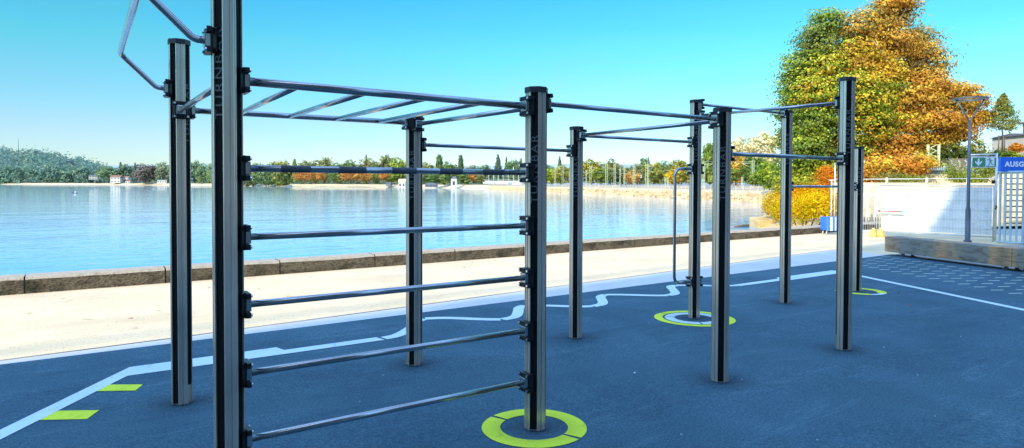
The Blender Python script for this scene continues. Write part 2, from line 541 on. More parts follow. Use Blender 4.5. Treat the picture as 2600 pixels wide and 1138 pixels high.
def ribbon(name, path, width, mat, dz=0.004, closed=False):
    """painted line of constant or varying width along a path (x, y[, w])"""
    mb = MB()
    pts = [Vector((p[0], p[1])) for p in path]
    ws = [(p[2] if len(p) > 2 else width) for p in path]
    n = len(pts)
    Lf, Rt = [], []
    for i in range(n):
        if i == 0: d = pts[1] - pts[0]
        elif i == n - 1: d = pts[-1] - pts[-2]
        else: d = (pts[i + 1] - pts[i]).normalized() + (pts[i] - pts[i - 1]).normalized()
        d.normalize()
        nn = Vector((-d.y, d.x))
        k = 1.0
        if 0 < i < n - 1:
            c = (pts[i + 1] - pts[i]).normalized().dot(nn)
            k = 1 / max(0.55, math.sqrt(max(0, 1 - c * c)))
        a = pts[i] + nn * ws[i] / 2 * k
        b = pts[i] - nn * ws[i] / 2 * k
        Lf.append(mb.bm.verts.new((a.x, a.y, gz(a.x, a.y) + dz)))
        Rt.append(mb.bm.verts.new((b.x, b.y, gz(b.x, b.y) + dz)))
    for i in range(n - 1): mb.face([Lf[i], Rt[i], Rt[i + 1], Lf[i + 1]])
    o = mb.build(name, mat)
    o['kind'] = 'structure'
    return o


def smooth_path(pts, it=2):
    for _ in range(it):
        q = [pts[0]]
        for a, b in zip(pts, pts[1:]):
            q.append(tuple(a[i] * .75 + b[i] * .25 for i in range(len(a))))
            q.append(tuple(a[i] * .25 + b[i] * .75 for i in range(len(a))))
        q.append(pts[-1])
        pts = q
    return pts


ribbon('drain_slot', ribbon_pts, .022, M_slot, dz=-0.002)
# the pale court line: straight run, a step down in width, then soft zigzags
mbm = MB()


def gp(mb, pts, dz=0.004): mb.poly([(x, y, gz(x, y) + dz) for x, y in pts])


gp(mbm, [(-1.42, 0.90), (-1.56, 0.90), (-0.25, 2.97), (-0.28, 2.69)])
gp(mbm, [(-0.28, 2.69), (-0.25, 2.97), (0.93, 2.985), (0.965, 2.84), (0.965, 2.69)])
gp(mbm, [(0.965, 2.69), (0.965, 2.84), (1.86, 2.85), (1.89, 2.70)])
o = mbm.build('court_line', M_white); o['kind'] = 'structure'
for pth in ([(1.91, 2.775), (2.08, 2.80), (2.40, 3.12), (2.52, 3.34), (2.66, 3.42)],
            [(2.68, 3.42), (2.90, 3.34), (3.22, 3.00), (3.37, 2.90)],
            [(3.39, 2.89), (3.60, 2.92), (3.82, 3.20), (3.96, 3.40), (4.10, 3.46)],
            [(4.11, 3.46), (4.30, 3.34), (4.62, 3.02), (4.78, 2.95)],
            [(4.79, 2.95), (5.00, 2.98), (5.22, 3.26), (5.36, 3.46), (5.52, 3.52)],
            [(5.53, 3.52), (5.72, 3.40), (6.04, 3.08), (6.20, 3.00)],
            [(6.21, 3.00), (6.42, 3.03), (6.68, 3.34), (6.86, 3.56), (7.02, 3.57)],
            [(7.03, 3.57), (7.20, 3.46), (7.56, 3.14), (7.78, 3.05)]):
    ribbon('court_line', smooth_path(pth, 2), .13, M_white)
mbm = MB()
gp(mbm, [(7.78, 2.98), (7.78, 3.12), (8.97, 3.14), (8.97, 2.98)])
gp(mbm, [(8.97, 2.93), (8.97, 3.14), (9.10, 3.24), (10.78, 3.25), (10.80, 2.96)])
o = mbm.build('court_line', M_white); o['kind'] = 'structure'
ribbon('court_line', [(10.66, 2.95), (8.6, -0.95), (7.4, -3.3)], .12, M_white)
for pts in ([(-0.495, 2.37), (-0.25, 2.225), (-0.195, 2.365), (-0.405, 2.50)], [(-0.81, 1.875), (-0.55, 1.72), (-0.48, 1.875), (-0.72, 2.02)],
            [(-1.10, 1.33), (-0.89, 1.19), (-0.83, 1.32), (-1.02, 1.46)]):
    mbm = MB()
    gp(mbm, pts, 0.0035)
    o = mbm.build('step_marking', M_lime); o['kind'] = 'structure'


def ring(name, cx, cy, r0, r1, mat, gaps=(), gapw=0.03, ell=1.0, seg=72, a0=0, a1=360, dz=0.004):
    mb = MB()
    g = math.degrees(gapw / r1)
    ok = lambda a: all(abs((a - q + 180) % 360 - 180) > g for q in gaps)
    st = (a1 - a0) / seg
    for i in range(seg * 3):
        b0 = a0 + i * st / 3; b1 = b0 + st / 3
        if not ok((b0 + b1) / 2): continue
        q = []
        for rr, b in ((r0, b0), (r1, b0), (r1, b1), (r0, b1)):
            x = cx + rr * math.cos(R(b)); y = cy + rr * math.sin(R(b))
            q.append((x, y, gz(x, y) + dz))
        mb.poly(q)
    bmesh.ops.remove_doubles(mb.bm, verts=mb.bm.verts, dist=1e-5)
    o = mb.build(name, mat)
    o['kind'] = 'structure'
    return o


ring('ring_marking', 1.757, 0.01, 0.21, 0.325, M_lime, gaps=(111, 291), gapw=0.012)
ring('ring_marking', 5.25, 1.72, 0.355, 0.45, M_lime, gaps=(100,), gapw=0.01)
ring('ring_marking', 5.25, 1.72, 0.22, 0.33, M_white, gaps=(125, 235), gapw=0.012)
ring('ring_marking', 8.80, 1.70, 0.22, 0.34, M_lime, gaps=(), a0=-80, a1=70)
ring('ring_marking', 8.80, 1.70, 0.22, 0.34, M_lime, gaps=(), a0=130, a1=235)
ring('ring_marking', 8.80, 1.70, 0.27, 0.34, M_white, gaps=(), a0=235, a1=280)

def contact_shade_mat():  # soft contact shade round the post feet, painted as a fading dark disc
    m, nt, b = new_mat('foot_shade')
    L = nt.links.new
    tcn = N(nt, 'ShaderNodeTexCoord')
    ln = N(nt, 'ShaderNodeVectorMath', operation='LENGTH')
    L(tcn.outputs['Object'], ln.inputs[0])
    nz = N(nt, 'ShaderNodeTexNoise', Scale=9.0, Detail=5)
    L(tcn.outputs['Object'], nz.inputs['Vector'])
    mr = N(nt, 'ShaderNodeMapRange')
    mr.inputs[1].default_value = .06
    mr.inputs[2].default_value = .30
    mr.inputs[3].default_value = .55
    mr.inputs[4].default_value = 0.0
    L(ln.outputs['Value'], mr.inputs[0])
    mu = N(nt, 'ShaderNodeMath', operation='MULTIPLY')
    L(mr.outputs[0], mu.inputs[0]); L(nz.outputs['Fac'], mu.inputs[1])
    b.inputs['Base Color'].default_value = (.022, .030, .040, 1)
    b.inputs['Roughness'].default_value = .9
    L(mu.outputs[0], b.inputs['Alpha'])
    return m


M_contact_shade = contact_shade_mat()


def contact_shade(x, y):
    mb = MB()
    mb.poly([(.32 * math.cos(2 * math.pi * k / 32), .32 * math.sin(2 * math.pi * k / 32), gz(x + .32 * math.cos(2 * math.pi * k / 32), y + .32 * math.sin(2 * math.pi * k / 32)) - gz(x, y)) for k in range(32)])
    o = mb.build('floor_shade', M_contact_shade, loc=(x, y, gz(x, y) + .0055))
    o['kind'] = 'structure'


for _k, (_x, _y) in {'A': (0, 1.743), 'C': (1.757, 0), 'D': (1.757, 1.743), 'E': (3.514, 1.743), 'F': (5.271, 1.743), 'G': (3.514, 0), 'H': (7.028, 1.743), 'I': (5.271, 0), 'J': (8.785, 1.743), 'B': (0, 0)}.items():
    contact_shade(_x, _y)
    ring('floor_seam', _x, _y, 0.02, 0.074, M_seam, seg=16, dz=0.0075)

# dashes in front of the bench: one painted field
mbm = MB()
for i in range(0, 9):
    for j in range(-14, 26):
        x = 11.85 + i * 0.345 - j * 0.143
        y = 3.04 - i * 0.187 - j * 0.268
        # inside the rubber and before the bench?
        t = (x - BX0) * bdir.y - (y - BY0) * bdir.x
        if y > rub_y(x) - 0.15 or t < 0.20: continue
        ux, uy = 0.879, -0.477
        w, h = 0.10, 0.014
        q = [(x - ux * w + uy * h, y - uy * w - ux * h), (x + ux * w + uy * h, y + uy * w - ux * h),
             (x + ux * w - uy * h, y + uy * w + ux * h), (x - ux * w - uy * h, y - uy * w + ux * h)]
        gp(mbm, q, 0.0045)
o = mbm.build('dash_marking', M_dash); o['kind'] = 'structure'

# ------------------------------------------------------------------ quay wall
qm = MB()
a = -1.27 - 1.79 * 12
rw = random.Random(3)
while a < 24:
    b = a + 1.79
    x0, x1 = a + 0.010, b - 0.010
    j = rw.uniform(-0.008, 0.008)
    ndiv = 9
    tp = []
    for k in range(ndiv + 1):
        x = x0 + (x1 - x0) * k / ndiv
        yf = wall_y(x) + j
        z = gz(x, yf)
        e = rw.uniform(-0.007, 0.007)
        tp.append([(x, yf + rw.uniform(-.004, .004), z - 0.05), (x, yf + 0.004, z + 0.19 + e), (x, yf + 0.035 + e, z + 0.228 + e * .5),
                   (x, yf + 0.39, z + 0.232 + e * .3), (x, yf + 0.42, z + 0.20), (x, yf + 0.43, -2.0)])
    vs = [[qm.bm.verts.new(p) for p in row] for row in tp]
    for k in range(ndiv):
        for q in range(5):
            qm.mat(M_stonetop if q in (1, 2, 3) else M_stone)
            qm.face([vs[k][q], vs[k + 1][q], vs[k + 1][q + 1], vs[k][q + 1]])
    qm.mat(M_stone)
    qm.face(vs[0]); qm.face(vs[-1][::-1])
    a = b
# dark core seen in the joints
qm.mat(M_groove)
qm.prism([(-22, wall_y(-22) + 0.05), (24.2, wall_y(24.2) + 0.05), (24.2, wall_y(24.2) + 0.38), (-22, wall_y(-22) + 0.38)], -2.0, lambda x, y: gz(x, y) + 0.17)
qw = qm.build('quay_wall')
tag(qw, 'low weathered brown stone wall of long blocks between promenade and lake', 'wall')

# ------------------------------------------------------------------ workout rig
rig = empty('workout_rig', (0, 0, 0))
tag(rig, 'outdoor workout rig of ten black and silver posts joined by steel bars', 'climbing frame')
AP = 0.0635
SD = AP * math.tan(R(22.5)) * 2
U, V = 1.757, 1.743


def post_profile():
    pts = []
    for k in range(8):
        th = k * math.pi / 4
        n = Vector((math.cos(th), math.sin(th)))
        t = Vector((-n.y, n.x))
        if k % 2 == 0:                      # silver face with a fine centre groove and stepped edges
            h = SD / 2
            for off, d in ((-h, 0), (-h + .007, 0), (-h + .009, .0022), (-.0036, .0022), (-.0026, .0085), (.0026, .0085), (.0036, .0022), (h - .009, .0022), (h - .007, 0), (h, 0)):
                p = n * (AP - d) + t * off
                pts.append((p.x, p.y))
        else:                                # recessed channel for the black strip
            h = SD / 2
            for off, d in ((-h + .0045, .0), (-h + .0045, .0115), (h - .0045, .0115), (h - .0045, .0)):
                p = n * (AP - d) + t * off
                pts.append((p.x, p.y))
    return pts


def lettering_mesh():
    cu = bpy.data.curves.new('lettering', 'FONT')
    cu.body = 'TURNBAR'
    cu.size = 0.062
    cu.space_character = 1.25
    cu.extrude = 0.0006
    cu.align_x = 'CENTER'
    cu.align_y = 'CENTER'
    ob = bpy.data.objects.new('lettering', cu)
    COL.objects.link(ob)
    dg = bpy.context.evaluated_depsgraph_get()
    me = bpy.data.meshes.new_from_object(ob.evaluated_get(dg))
    bpy.data.objects.remove(ob)
    xs = [v.co.x for v in me.vertices]; ys = [v.co.y for v in me.vertices]
    w = max(xs) - min(xs); h = max(ys) - min(ys); cx = (max(xs) + min(xs)) / 2; cy = (max(ys) + min(ys)) / 2
    for v in me.vertices:
        v.co.x = (v.co.x - cx) * 0.415 / w
        v.co.y = (v.co.y - cy) * 0.0415 / h
    me.materials.clear()
    me.materials.append(M_letter)
    me.name = 'lettering'
    return me


LET = lettering_mesh()
PROF = post_profile()


def make_post(H):
    mb = MB().mat(M_alu)
    mb.prism(PROF, -0.05, H - 0.034)
    body = mb.build('post', parent=rig)
    cp = MB().mat(M_cap)
    o8 = lambda r: [(r * math.cos(R(22.5 + 45 * k)), r * math.sin(R(22.5 + 45 * k))) for k in range(8)]
    rc = 0.0735
    cp.prism(o8(rc), H - 0.034, H - 0.003)
    cp.prism(o8(rc), H - 0.003, H, top=o8(rc - 0.004))
    cap = cp.build('post_cap', parent=body)
    for k in (1, 3, 5, 7):
        th = k * math.pi / 4
        n = Vector((math.cos(th), math.sin(th), 0))
        t = Vector((-n.y, n.x, 0))
        m3 = Matrix(((n.x, t.x, 0), (n.y, t.y, 0), (0, 0, 1)))
        z0 = 0.012 if k in (5,) else 0.13
        z1 = H - 0.036
        st = MB().mat(M_black)
        st.box(n * (AP - 0.0095) + Vector((0, 0, (z0 + z1) / 2)), (0.0038, SD - 0.0098, z1 - z0), m3)
        st.build('inset_strip', parent=body)
    return body


def add_lettering(body, th, zc):
    n = Vector((math.cos(th), math.sin(th), 0))
    X = Vector((0, 0, 1)); Y = n.cross(X)
    o = bpy.data.objects.new('lettering', LET)
    COL.objects.link(o)
    o.parent = body
    p = n * (AP - 0.0066) + Vector((0, 0, zc))
    o.matrix_local = Matrix(((X.x, Y.x, n.x, p.x), (X.y, Y.y, n.y, p.y), (X.z, Y.z, n.z, p.z), (0, 0, 0, 1)))
    return o


POSTS = dict(A=(0, V, 2.5), B=(0, 0, 2.5), C=(U, 0, 2.1), D=(U, V, 2.1), E=(2 * U, V, 2.1), F=(3 * U, V, 2.5),
             G=(2 * U, 0, 2.1), H=(4 * U, V, 2.5), I=(3 * U, 0, 2.5), J=(5 * U, V, 2.1))
proto = {}
plabel = dict(A='tall post at the back left, carrying the outward bent bar', B='nearest tall post, cut off by the top of the photo',
              C='short post with five rungs, standing in the lime ring', D='short post behind the rungs, back corner of the monkey bars',
              E='short post between the monkey bars and the D-shaped handle', F='tall post with the vertical D-shaped handle, in the double ring',
              G='short front post where three bars meet', H='tall thin-looking post in front of the yellow bush', I='tall post in front of the big autumn tree',
              J='farthest short post, in the small broken ring')
for k, (x, y, h) in POSTS.items():
    if h not in proto:
        proto[h] = make_post(h)
        b = proto[h]
        kids = list(b.children)
        src = b
    else:
        src = proto[h].copy()
        COL.objects.link(src)
        src.parent = rig
        for ch in list(proto[h].children):
            if ch.name.startswith('lettering'): continue
            c = ch.copy()
            COL.objects.link(c)
            c.parent = src
    src.location = (x, y, gz(x, y))
    src['label'] = plabel[k]
    add_lettering(src, R(-45) if k == 'A' else R(-135), h - 0.50)


def clamp(parent, px, py, n, z, tilt=None):
    """clamp on the silver face of the post at px,py whose outward normal is n; z = world height of the bar"""
    n = Vector((n[0], n[1], 0)); t = Vector((-n.y, n.x, 0))
    m3 = Matrix(((n.x, t.x, 0), (n.y, t.y, 0), (0, 0, 1)))
    c = Vector((px, py, z))
    mb = MB().mat(M_clamp)
    mb.box(c + n * (AP + 0.005), (0.008, SD + 0.018, 0.120), m3, bev=0.002)
    for s in (-1, 1):
        mb.box(c + n * (AP + 0.016) + Vector((0, 0, s * 0.045)), (0.022, 0.104, 0.026), m3, bev=0.003)
        for q in (-1, 1):
            # cheeks that wrap onto the diagonal black faces
            th = q * math.pi / 4
            nn = (n * math.cos(th) + t * math.sin(th)).normalized(); tt = Vector((-nn.y, nn.x, 0))
            mm = Matrix(((nn.x, tt.x, 0), (nn.y, tt.y, 0), (0, 0, 1)))
            if s == 1: mb.box(c + nn * (AP + 0.002) - tt * q * 0.013, (0.009, 0.024, 0.112), mm, bev=0.002)
    mb.mat(M_bolt)
    for s in (-1, 1):
        for q in (-1, 1):
            p = c + t * q * 0.040 + Vector((0, 0, s * 0.045))
            mb.tube([p + n * (AP + 0.026), p + n * (AP + 0.034)], 0.0075, seg=8, smooth=False)
    mb.mat(M_inox)
    mb.box(c + n * (AP + 0.019), (0.028, 0.056, 0.062), m3, bev=0.004)
    return mb.build('clamp', parent=parent)


OFF = AP + 0.030


def bar(name, a, b, za, zb, r=0.0165, na=None, nb=None, label=None, ca=True, cb=True):
    """straight tube between posts a and b; na: outward direction at a"""
    ax, ay, _ = POSTS[a]; bx, by, _ = POSTS[b]
    d = Vector((bx - ax, by - ay)).normalized()
    A = Vector((ax + d.x * OFF, ay + d.y * OFF, za)); B = Vector((bx - d.x * OFF, by - d.y * OFF, zb))
    mb = MB().mat(M_inox)
    mb.tube([A, B], r, seg=20)
    o = mb.build(name, parent=rig)
    if label: o['label'] = label
    if ca: clamp(o, ax, ay, (d.x, d.y), za)
    if cb: clamp(o, bx, by, (-d.x, -d.y), zb)
    return o


for z, lab in ((0.295, 'lowest rung of the front ladder wall'), (0.610, 'second rung from the ground'), (0.935, 'middle rung'), (1.253, 'fourth rung from the ground')):
    bar('rung', 'B', 'C', z, z, label=lab)
top_r = bar('rung', 'B', 'C', 1.575, 1.575, r=0.0165, label='top rung with alternating dark grip bands')
x0, x1 = OFF, U - OFF
nb = 11
for k in range(1, nb, 2):
    gm_ = MB().mat(M_grip)
    xa = x0 + (x1 - x0) * k / nb; xb = x0 + (x1 - x0) * (k + 1) / nb
    gm_.tube([(xa, 0, 1.575), (xb, 0, 1.575)], 0.0172, seg=20)
    gm_.build('grip_band', parent=top_r)
ZR = 1.990
rail_f = bar('ladder_rail', 'B', 'C', ZR - .008, ZR - .012, r=0.021, label='front rail of the monkey bars')
rail_b = bar('ladder_rail', 'A', 'D', 2.008, 2.015, r=0.021, label='back rail of the monkey bars')
for k in range(6):
    x = 0.0 + k * 0.3514
    mb = MB().mat(M_inox)
    if k in (0, 5):
        n = 'A' if k == 0 else 'D'
        px, py, _ = POSTS[n]
        n2 = 'B' if k == 0 else 'C'
        mb.tube([(px, V - OFF, 2.0), (px, OFF, ZR - .01)], 0.0175, seg=18)
        o = mb.build('monkey_bar', parent=rig)
        clamp(o, px, V, (0, -1), 2.0)
        clamp(o, px, 0, (0, 1), ZR - .01)
        o['label'] = 'end bar of the monkey bars, fixed between two posts'
    else:
        mb.tube([(x + 0.035, V - 0.012, 2.008), (x - 0.035, 0.012, ZR - .012)], 0.0165, seg=18)
        mb.build('monkey_bar', parent=rig)
bar('pull_up_bar', 'D', 'E', 1.835, 1.835)
bar('pull_up_bar', 'C', 'G', 2.003, 2.003)
bar('pull_up_bar', 'E', 'F', 1.990, 1.990)
bar('pull_up_bar', 'E', 'G', 1.988, 1.995)
bar('pull_up_bar', 'F', 'I', 2.290, 2.265)
bar('pull_up_bar', 'G', 'I', 1.745, 1.745)
bar('pull_up_bar', 'F', 'H', 2.428, 2.428)
bar('pull_up_bar', 'H', 'J', 1.485, 1.485)


def bend(pts, rad, n=6):
    pts = [Vector(p) for p in pts]
    out = [pts[0]]
    for i in range(1, len(pts) - 1):
        a, b, c = pts[i - 1], pts[i], pts[i + 1]
        u = (a - b).normalized(); w = (c - b).normalized()
        k = min(rad, (a - b).length * .45, (c - b).length * .45)
        for q in range(n + 1):
            t = q / n
            out.append((b + u * k) * (1 - t) ** 2 + b * 2 * t * (1 - t) + (b + w * k) * t * t)
    out.append(pts[-1])
    return out


fx, fy, _ = POSTS['F']
mb = MB().mat(M_inox)
mb.tube(bend([(fx - OFF, fy, 1.684), (fx - 0.335, fy, 1.684), (fx - 0.335, fy, 0.395), (fx - OFF, fy, 0.395)], 0.10), 0.0165, seg=18)
hd = mb.build('vertical_handle', parent=rig)
hd['label'] = 'upright D-shaped handle bar'
for z in (1.684, 0.395):
    clamp(hd, fx, fy, (-1, 0), z)
    clamp(hd, fx, fy, (1, 0), z)
mb = MB().mat(M_inox)
mb.tube(bend([(-OFF, V, 2.147), (-OFF - 0.045, V, 2.150), (-0.345, V - 0.005, 2.352), (-0.345, 0.005, 2.352), (-OFF - 0.045, 0, 2.153), (-OFF, 0, 2.150)], 0.05), 0.0175, seg=18)
ob = mb.build('bent_bar', parent=rig)
ob['label'] = 'bent pull-up bar standing out beyond the two tall posts'
clamp(ob, 0, V, (-1, 0), 2.147)
clamp(ob, 0, 0, (-1, 0), 2.150)


# ------------------------------------------------------------------ timber bench
bm_dir = bdir
nrm = Vector((-bm_dir.y, bm_dir.x))     # to the far side
if nrm.x < 0: nrm = -nrm


def bench_beam(name, s0, s1, parent, drop=0.0):
    P = Vector((14.58, 4.18))
    mb = MB().mat(M_wood)
    nseg = max(2, int((s1 - s0) / 0.4))
    a, b = s0 + 0.006, s1 - 0.006
    rows = []
    for k in range(nseg + 1):
        s = a + (b - a) * k / nseg
        p = P + bm_dir * s
        q = p + nrm * 0.42
        z = gz(p.x, p.y)
        e = rnd.uniform(-.003, .003)
        rows.append([(p.x, p.y, z + 0.075), (p.x, p.y, z + 0.405 + e), (p.x + nrm.x * .012, p.y + nrm.y * .012, z + 0.418 + e),
                     (q.x - nrm.x * .012, q.y - nrm.y * .012, z + 0.418 + e), (q.x, q.y, z + 0.405), (q.x, q.y, z + 0.075)])
    vs = [[mb.bm.verts.new(p) for p in r] for r in rows]
    for k in range(nseg):
        for q in range(6):
            mb.face([vs[k][q], vs[k + 1][q], vs[k + 1][(q + 1) % 6], vs[k][(q + 1) % 6]])
    mb.face(vs[0]); mb.face(vs[-1][::-1])
    return mb.build(name, parent=parent)


bench = empty('timber_bench', (0, 0, 0))
tag(bench, 'long bench of thick weathered timber beams along the edge of the blue rubber', 'bench')
bench_beam('timber_beam', 0, 3.03, bench)
bench_beam('timber_beam', 3.03, 6.3, bench)
bench_beam('timber_beam', 6.3, 9.5, bench)
for s in (0.45, 2.86, 3.22, 6.1, 6.5, 9.2):
    p = Vector((14.58, 4.18)) + bm_dir * s
    mb = MB().mat(M_rail)
    z = gz(p.x, p.y)
    m3 = Matrix(((nrm.x, bm_dir.x, 0), (nrm.y, bm_dir.y, 0), (0, 0, 1)))
    c = p + nrm * 0.2
    mb.box((c.x, c.y, z + 0.070), (0.40, 0.08, 0.010), m3)
    mb.box((c.x - nrm.x * .12, c.y - nrm.y * .12, z + 0.036), (0.010, 0.08, 0.062), m3)
    mb.box((c.x + nrm.x * .12, c.y + nrm.y * .12, z + 0.036), (0.010, 0.08, 0.062), m3)
    mb.box((c.x - nrm.x * .15, c.y - nrm.y * .15, z + 0.005), (0.07, 0.08, 0.008), m3)
    mb.box((c.x + nrm.x * .15, c.y + nrm.y * .15, z + 0.005), (0.07, 0.08, 0.008), m3)
    mb.build('foot', parent=bench)

# ------------------------------------------------------------------ street lamp
lx, ly = 20.29, 4.70
lz = gz(lx, ly)
lamp = empty('street_lamp', (lx, ly, lz))
tag(lamp, 'slim grey street lamp with forked arms and a thin ring head behind the bench', 'street lamp')
mb = MB().mat(M_lamp)
mb.tube([(0, 0, 0), (0, 0, 0.04), (0, 0, 0.045), (0, 0, 0.9), (0, 0, 1.0), (0, 0, 3.42)], 0.05, seg=16, radii=[0.10, 0.10, 0.068, 0.062, 0.044, 0.036])
pole = mb.build('pole', parent=lamp)
dv = Vector((0.8311, -0.5562))
mb = MB().mat(M_lamp)
for s in (-1, 1):
    mb.tube(bend([(0, 0, 3.36), (dv.x * s * 0.06, dv.y * s * 0.06, 3.50), (dv.x * s * 0.40, dv.y * s * 0.40, 4.03)], 0.08), 0.022, seg=10)
mb.build('forked_arm', parent=lamp)
mb = MB().mat(M_lamp)
c8 = [(0.44 * math.cos(t), 0.44 * math.sin(t)) for t in [2 * math.pi * k / 40 for k in range(40)]]
c7 = [(0.33 * math.cos(t), 0.33 * math.sin(t)) for t in [2 * math.pi * k / 40 for k in range(40)]]
va = [mb.bm.verts.new((x, y, 4.02)) for x, y in c8]; vb = [mb.bm.verts.new((x, y, 4.06)) for x, y in c8]
vc = [mb.bm.verts.new((x, y, 4.06)) for x, y in c7]; vd = [mb.bm.verts.new((x, y, 4.02)) for x, y in c7]
for k in range(40):
    q = (k + 1) % 40
    mb.face([va[k], va[q], vb[q], vb[k]]); mb.face([vb[k], vb[q], vc[q], vc[k]]); mb.face([vc[k], vc[q], vd[q], vd[k]]); mb.face([vd[k], vd[q], va[q], va[k]])
mb.build('lamp_ring', parent=lamp)

# ------------------------------------------------------------------ site fences
FA = Vector((20.63, 7.30)); FB = Vector((21.19, 4.40))      # banner fence from left post to right post


def fence_panel(name, a, b, h, banner, label, group='mobile fence panels'):
    a = Vector(a); b = Vector(b)
    L = (b - a).length
    d = (b - a).normalized()
    rz = math.atan2(d.y, d.x)
    root = empty(name, (a.x, a.y, gz(a.x, a.y)), rz)
    tag(root, label, 'fence', group)
    mb = MB().mat(M_fence)
    mb.tube([(0, 0, 0.0), (0, 0, h)], 0.020, seg=8)
    mb.tube([(L, 0, 0.0), (L, 0, h)], 0.020, seg=8)
    mb.tube([(0, 0, h - 0.02), (L, 0, h - 0.02)], 0.018, seg=8)
    mb.tube([(0, 0, 0.14), (L, 0, 0.14)], 0.018, seg=8)
    mb.build('frame', parent=root)
    mb = MB().mat(M_fence)
    n = int(L / 0.075)
    for k in range(1, n):
        mb.box((L * k / n, 0, (h + .12) / 2), (0.006, 0.006, h - 0.16))
    for z in (0.35, 0.62, 0.90, 1.18, 1.45):
        if z < h: mb.box((L / 2, 0.007, z), (L - .02, 0.007, 0.007))
    mb.build('wire_mesh', parent=root)
    if banner:
        mb = MB().mat(M_banner)
        nx, nz = 40, 12
        side = banner
        vs = []
        for i in range(nx + 1):
            row = []
            for j in range(nz + 1):
                x = 0.04 + (L - 0.08) * i / nx
                z = 0.20 + (h - 0.26) * j / nz
                y = -side * (0.026 + 0.010 * math.sin(i * .9 + j * .35) + 0.006 * math.sin(i * 2.3 - j))
                row.append(mb.bm.verts.new((x, y, z)))
            vs.append(row)
        for i in range(nx):
            for j in range(nz): mb.face([vs[i][j], vs[i + 1][j], vs[i + 1][j + 1], vs[i][j + 1]], True)
        mb.build('banner', parent=root)
    return root, L


fp, L1 = fence_panel('site_fence', FA, FB, 1.63, -1, 'mobile wire fence panel covered by a long plain white banner, right of the yellow feet')
# a second banner panel, further right behind the gate, and bare mesh to the left
fp2, L2 = fence_panel('site_fence', (20.67, 7.40), (20.85, 8.48), 1.63, 0, 'bare wire fence panel between the far short post and the white banner')
# drawings on the banner
sgn = empty('arrow_sign', (FA.x, FA.y, gz(FA.x, FA.y)), math.atan2((FB - FA).y, (FB - FA).x))
tag(sgn, 'small white sign with a long red arrow and green border fixed on the white banner', 'sign')
mb = MB().mat(M_signwhite)
mb.box((0.32, -0.060, 0.80), (0.80, 0.012, 0.20))
mb.build('board', parent=sgn)
mb = MB().mat(M_signgreen)
mb.box((0.36, -0.068, 0.878), (0.66, 0.004, 0.022)); mb.box((0.36, -0.068, 0.722), (0.66, 0.004, 0.022))
mb.build('border', parent=sgn)
mb = MB().mat(M_red)
mb.box((0.34, -0.069, 0.80), (0.62, 0.004, 0.035))
mb.mat(M_signgreen).box((0.60, -0.072, 0.80), (0.12, 0.004, 0.045))
mb.mat(M_red)
a3 = [(-0.06, -0.071, 0.80), (0.06, -0.071, 0.86), (0.03, -0.071, 0.80), (0.06, -0.071, 0.74)]
mb.poly(a3)
mb.build('arrow', parent=sgn)
mb = MB().mat(M_inkgrey)
for cx in (0.585, 0.755):
    w = 0.055
    for (dx, dz, sx_, sz_) in ((0, w, 2 * w, .010), (0, -w, 2 * w, .010), (-w, 0, .010, 2 * w), (w, 0, .010, 2 * w + (0.03 if cx > .7 else 0))):
        mb.box((cx + dx, 0.010, 1.235 + dz), (sx_, 0.004, sz_))
    for q in range(8):
        t0 = q * math.pi / 4
        mb.box((cx + .05 * math.cos(t0), 0.008, 1.235 + .05 * math.sin(t0)), (.034, .004, .010), Matrix.Rotation(-(t0 + math.pi / 2), 3, 'Y'))
    mb.box((cx, 0.010, 1.145), (0.07, 0.004, .008)); mb.box((cx, 0.010, 1.125), (0.05, 0.004, .008))
mb.build('printed_logo', parent=fp)

for FP, lab in (((20.16, 7.25), 'pale yellow ballast block under the fence joint, left one of the pair'), ((20.36, 7.12), 'pale yellow ballast block under the fence joint, right one of the pair')):
    r_ = empty('ballast_block', (*FP, gz(*FP)), R(10))
    tag(r_, lab, 'ballast', 'yellow ballast blocks')
    mb = MB().mat(M_foot)
    mb.prism([(-.10, -.11), (.10, -.11), (.10, .11), (-.10, .11)], 0.0, 0.05)
    mb.prism([(-.09, -.10), (.09, -.10), (.09, .10), (-.09, .10)], 0.05, 0.20, top=[(-.05, -.07), (.05, -.07), (.05, .07), (-.05, .07)])
    mb.build('body', parent=r_)
    mb = MB().mat(M_foot)
    mb.tube([(0, 0, 0.19), (0, 0, 0.27)], 0.045, seg=10)
    mb.build('socket', parent=r_)

# white-banner backing wall behind the banner gap, small wooden planks
# gate frame with emergency exit sign
gx_, gy_ = 21.36, 4.41
gf = empty('gate_frame', (gx_, gy_, gz(gx_, gy_)), math.atan2(dv.y, dv.x))
tag(gf, 'white steel gate frame that carries the green emergency exit sign', 'gate')
mb = MB().mat(M_whitepaint)
mb.tube([(0, 0, 0), (0, 0, 2.53)], 0.030, seg=10)
mb.build('upright', parent=gf)
mb = MB().mat(M_whitepaint)
mb.tube([(-0.78, 0, 0), (-0.78, 0, 2.49)], 0.022, seg=10)
mb.tube([(-0.78, 0, 2.48), (0, 0, 2.50)], 0.020, seg=8)
mb.tube([(-0.78, 0, 2.43), (0, 0, 2.44)], 0.008, seg=6)
mb.build('crossbar', parent=gf)
mb = MB().mat(M_clamp)
mb.box((-0.10, -0.02, 1.70), (0.07, 0.05, 0.10))
mb.build('latch_box', parent=gf)
mb = MB().mat(M_clamp)
mb.tube([(-0.05, -0.05, 1.02), (-0.01, -0.06, 0.98), (-0.05, -0.05, 0.94), (-0.02, -0.05, 0.90)], 0.015, seg=6)
mb.build('chain_lock', parent=gf)
es = empty('exit_sign', (gx_, gy_, gz(gx_, gy_)), math.atan2(dv.y, dv.x))
tag(es, 'green emergency exit sign with white down arrow and running figure', 'sign')
mb = MB().mat(M_signwhite)
mb.box((-0.40, -0.035, 2.265), (0.70, 0.02, 0.30))
mb.build('panel', parent=es)
mb = MB().mat(M_signgreen)
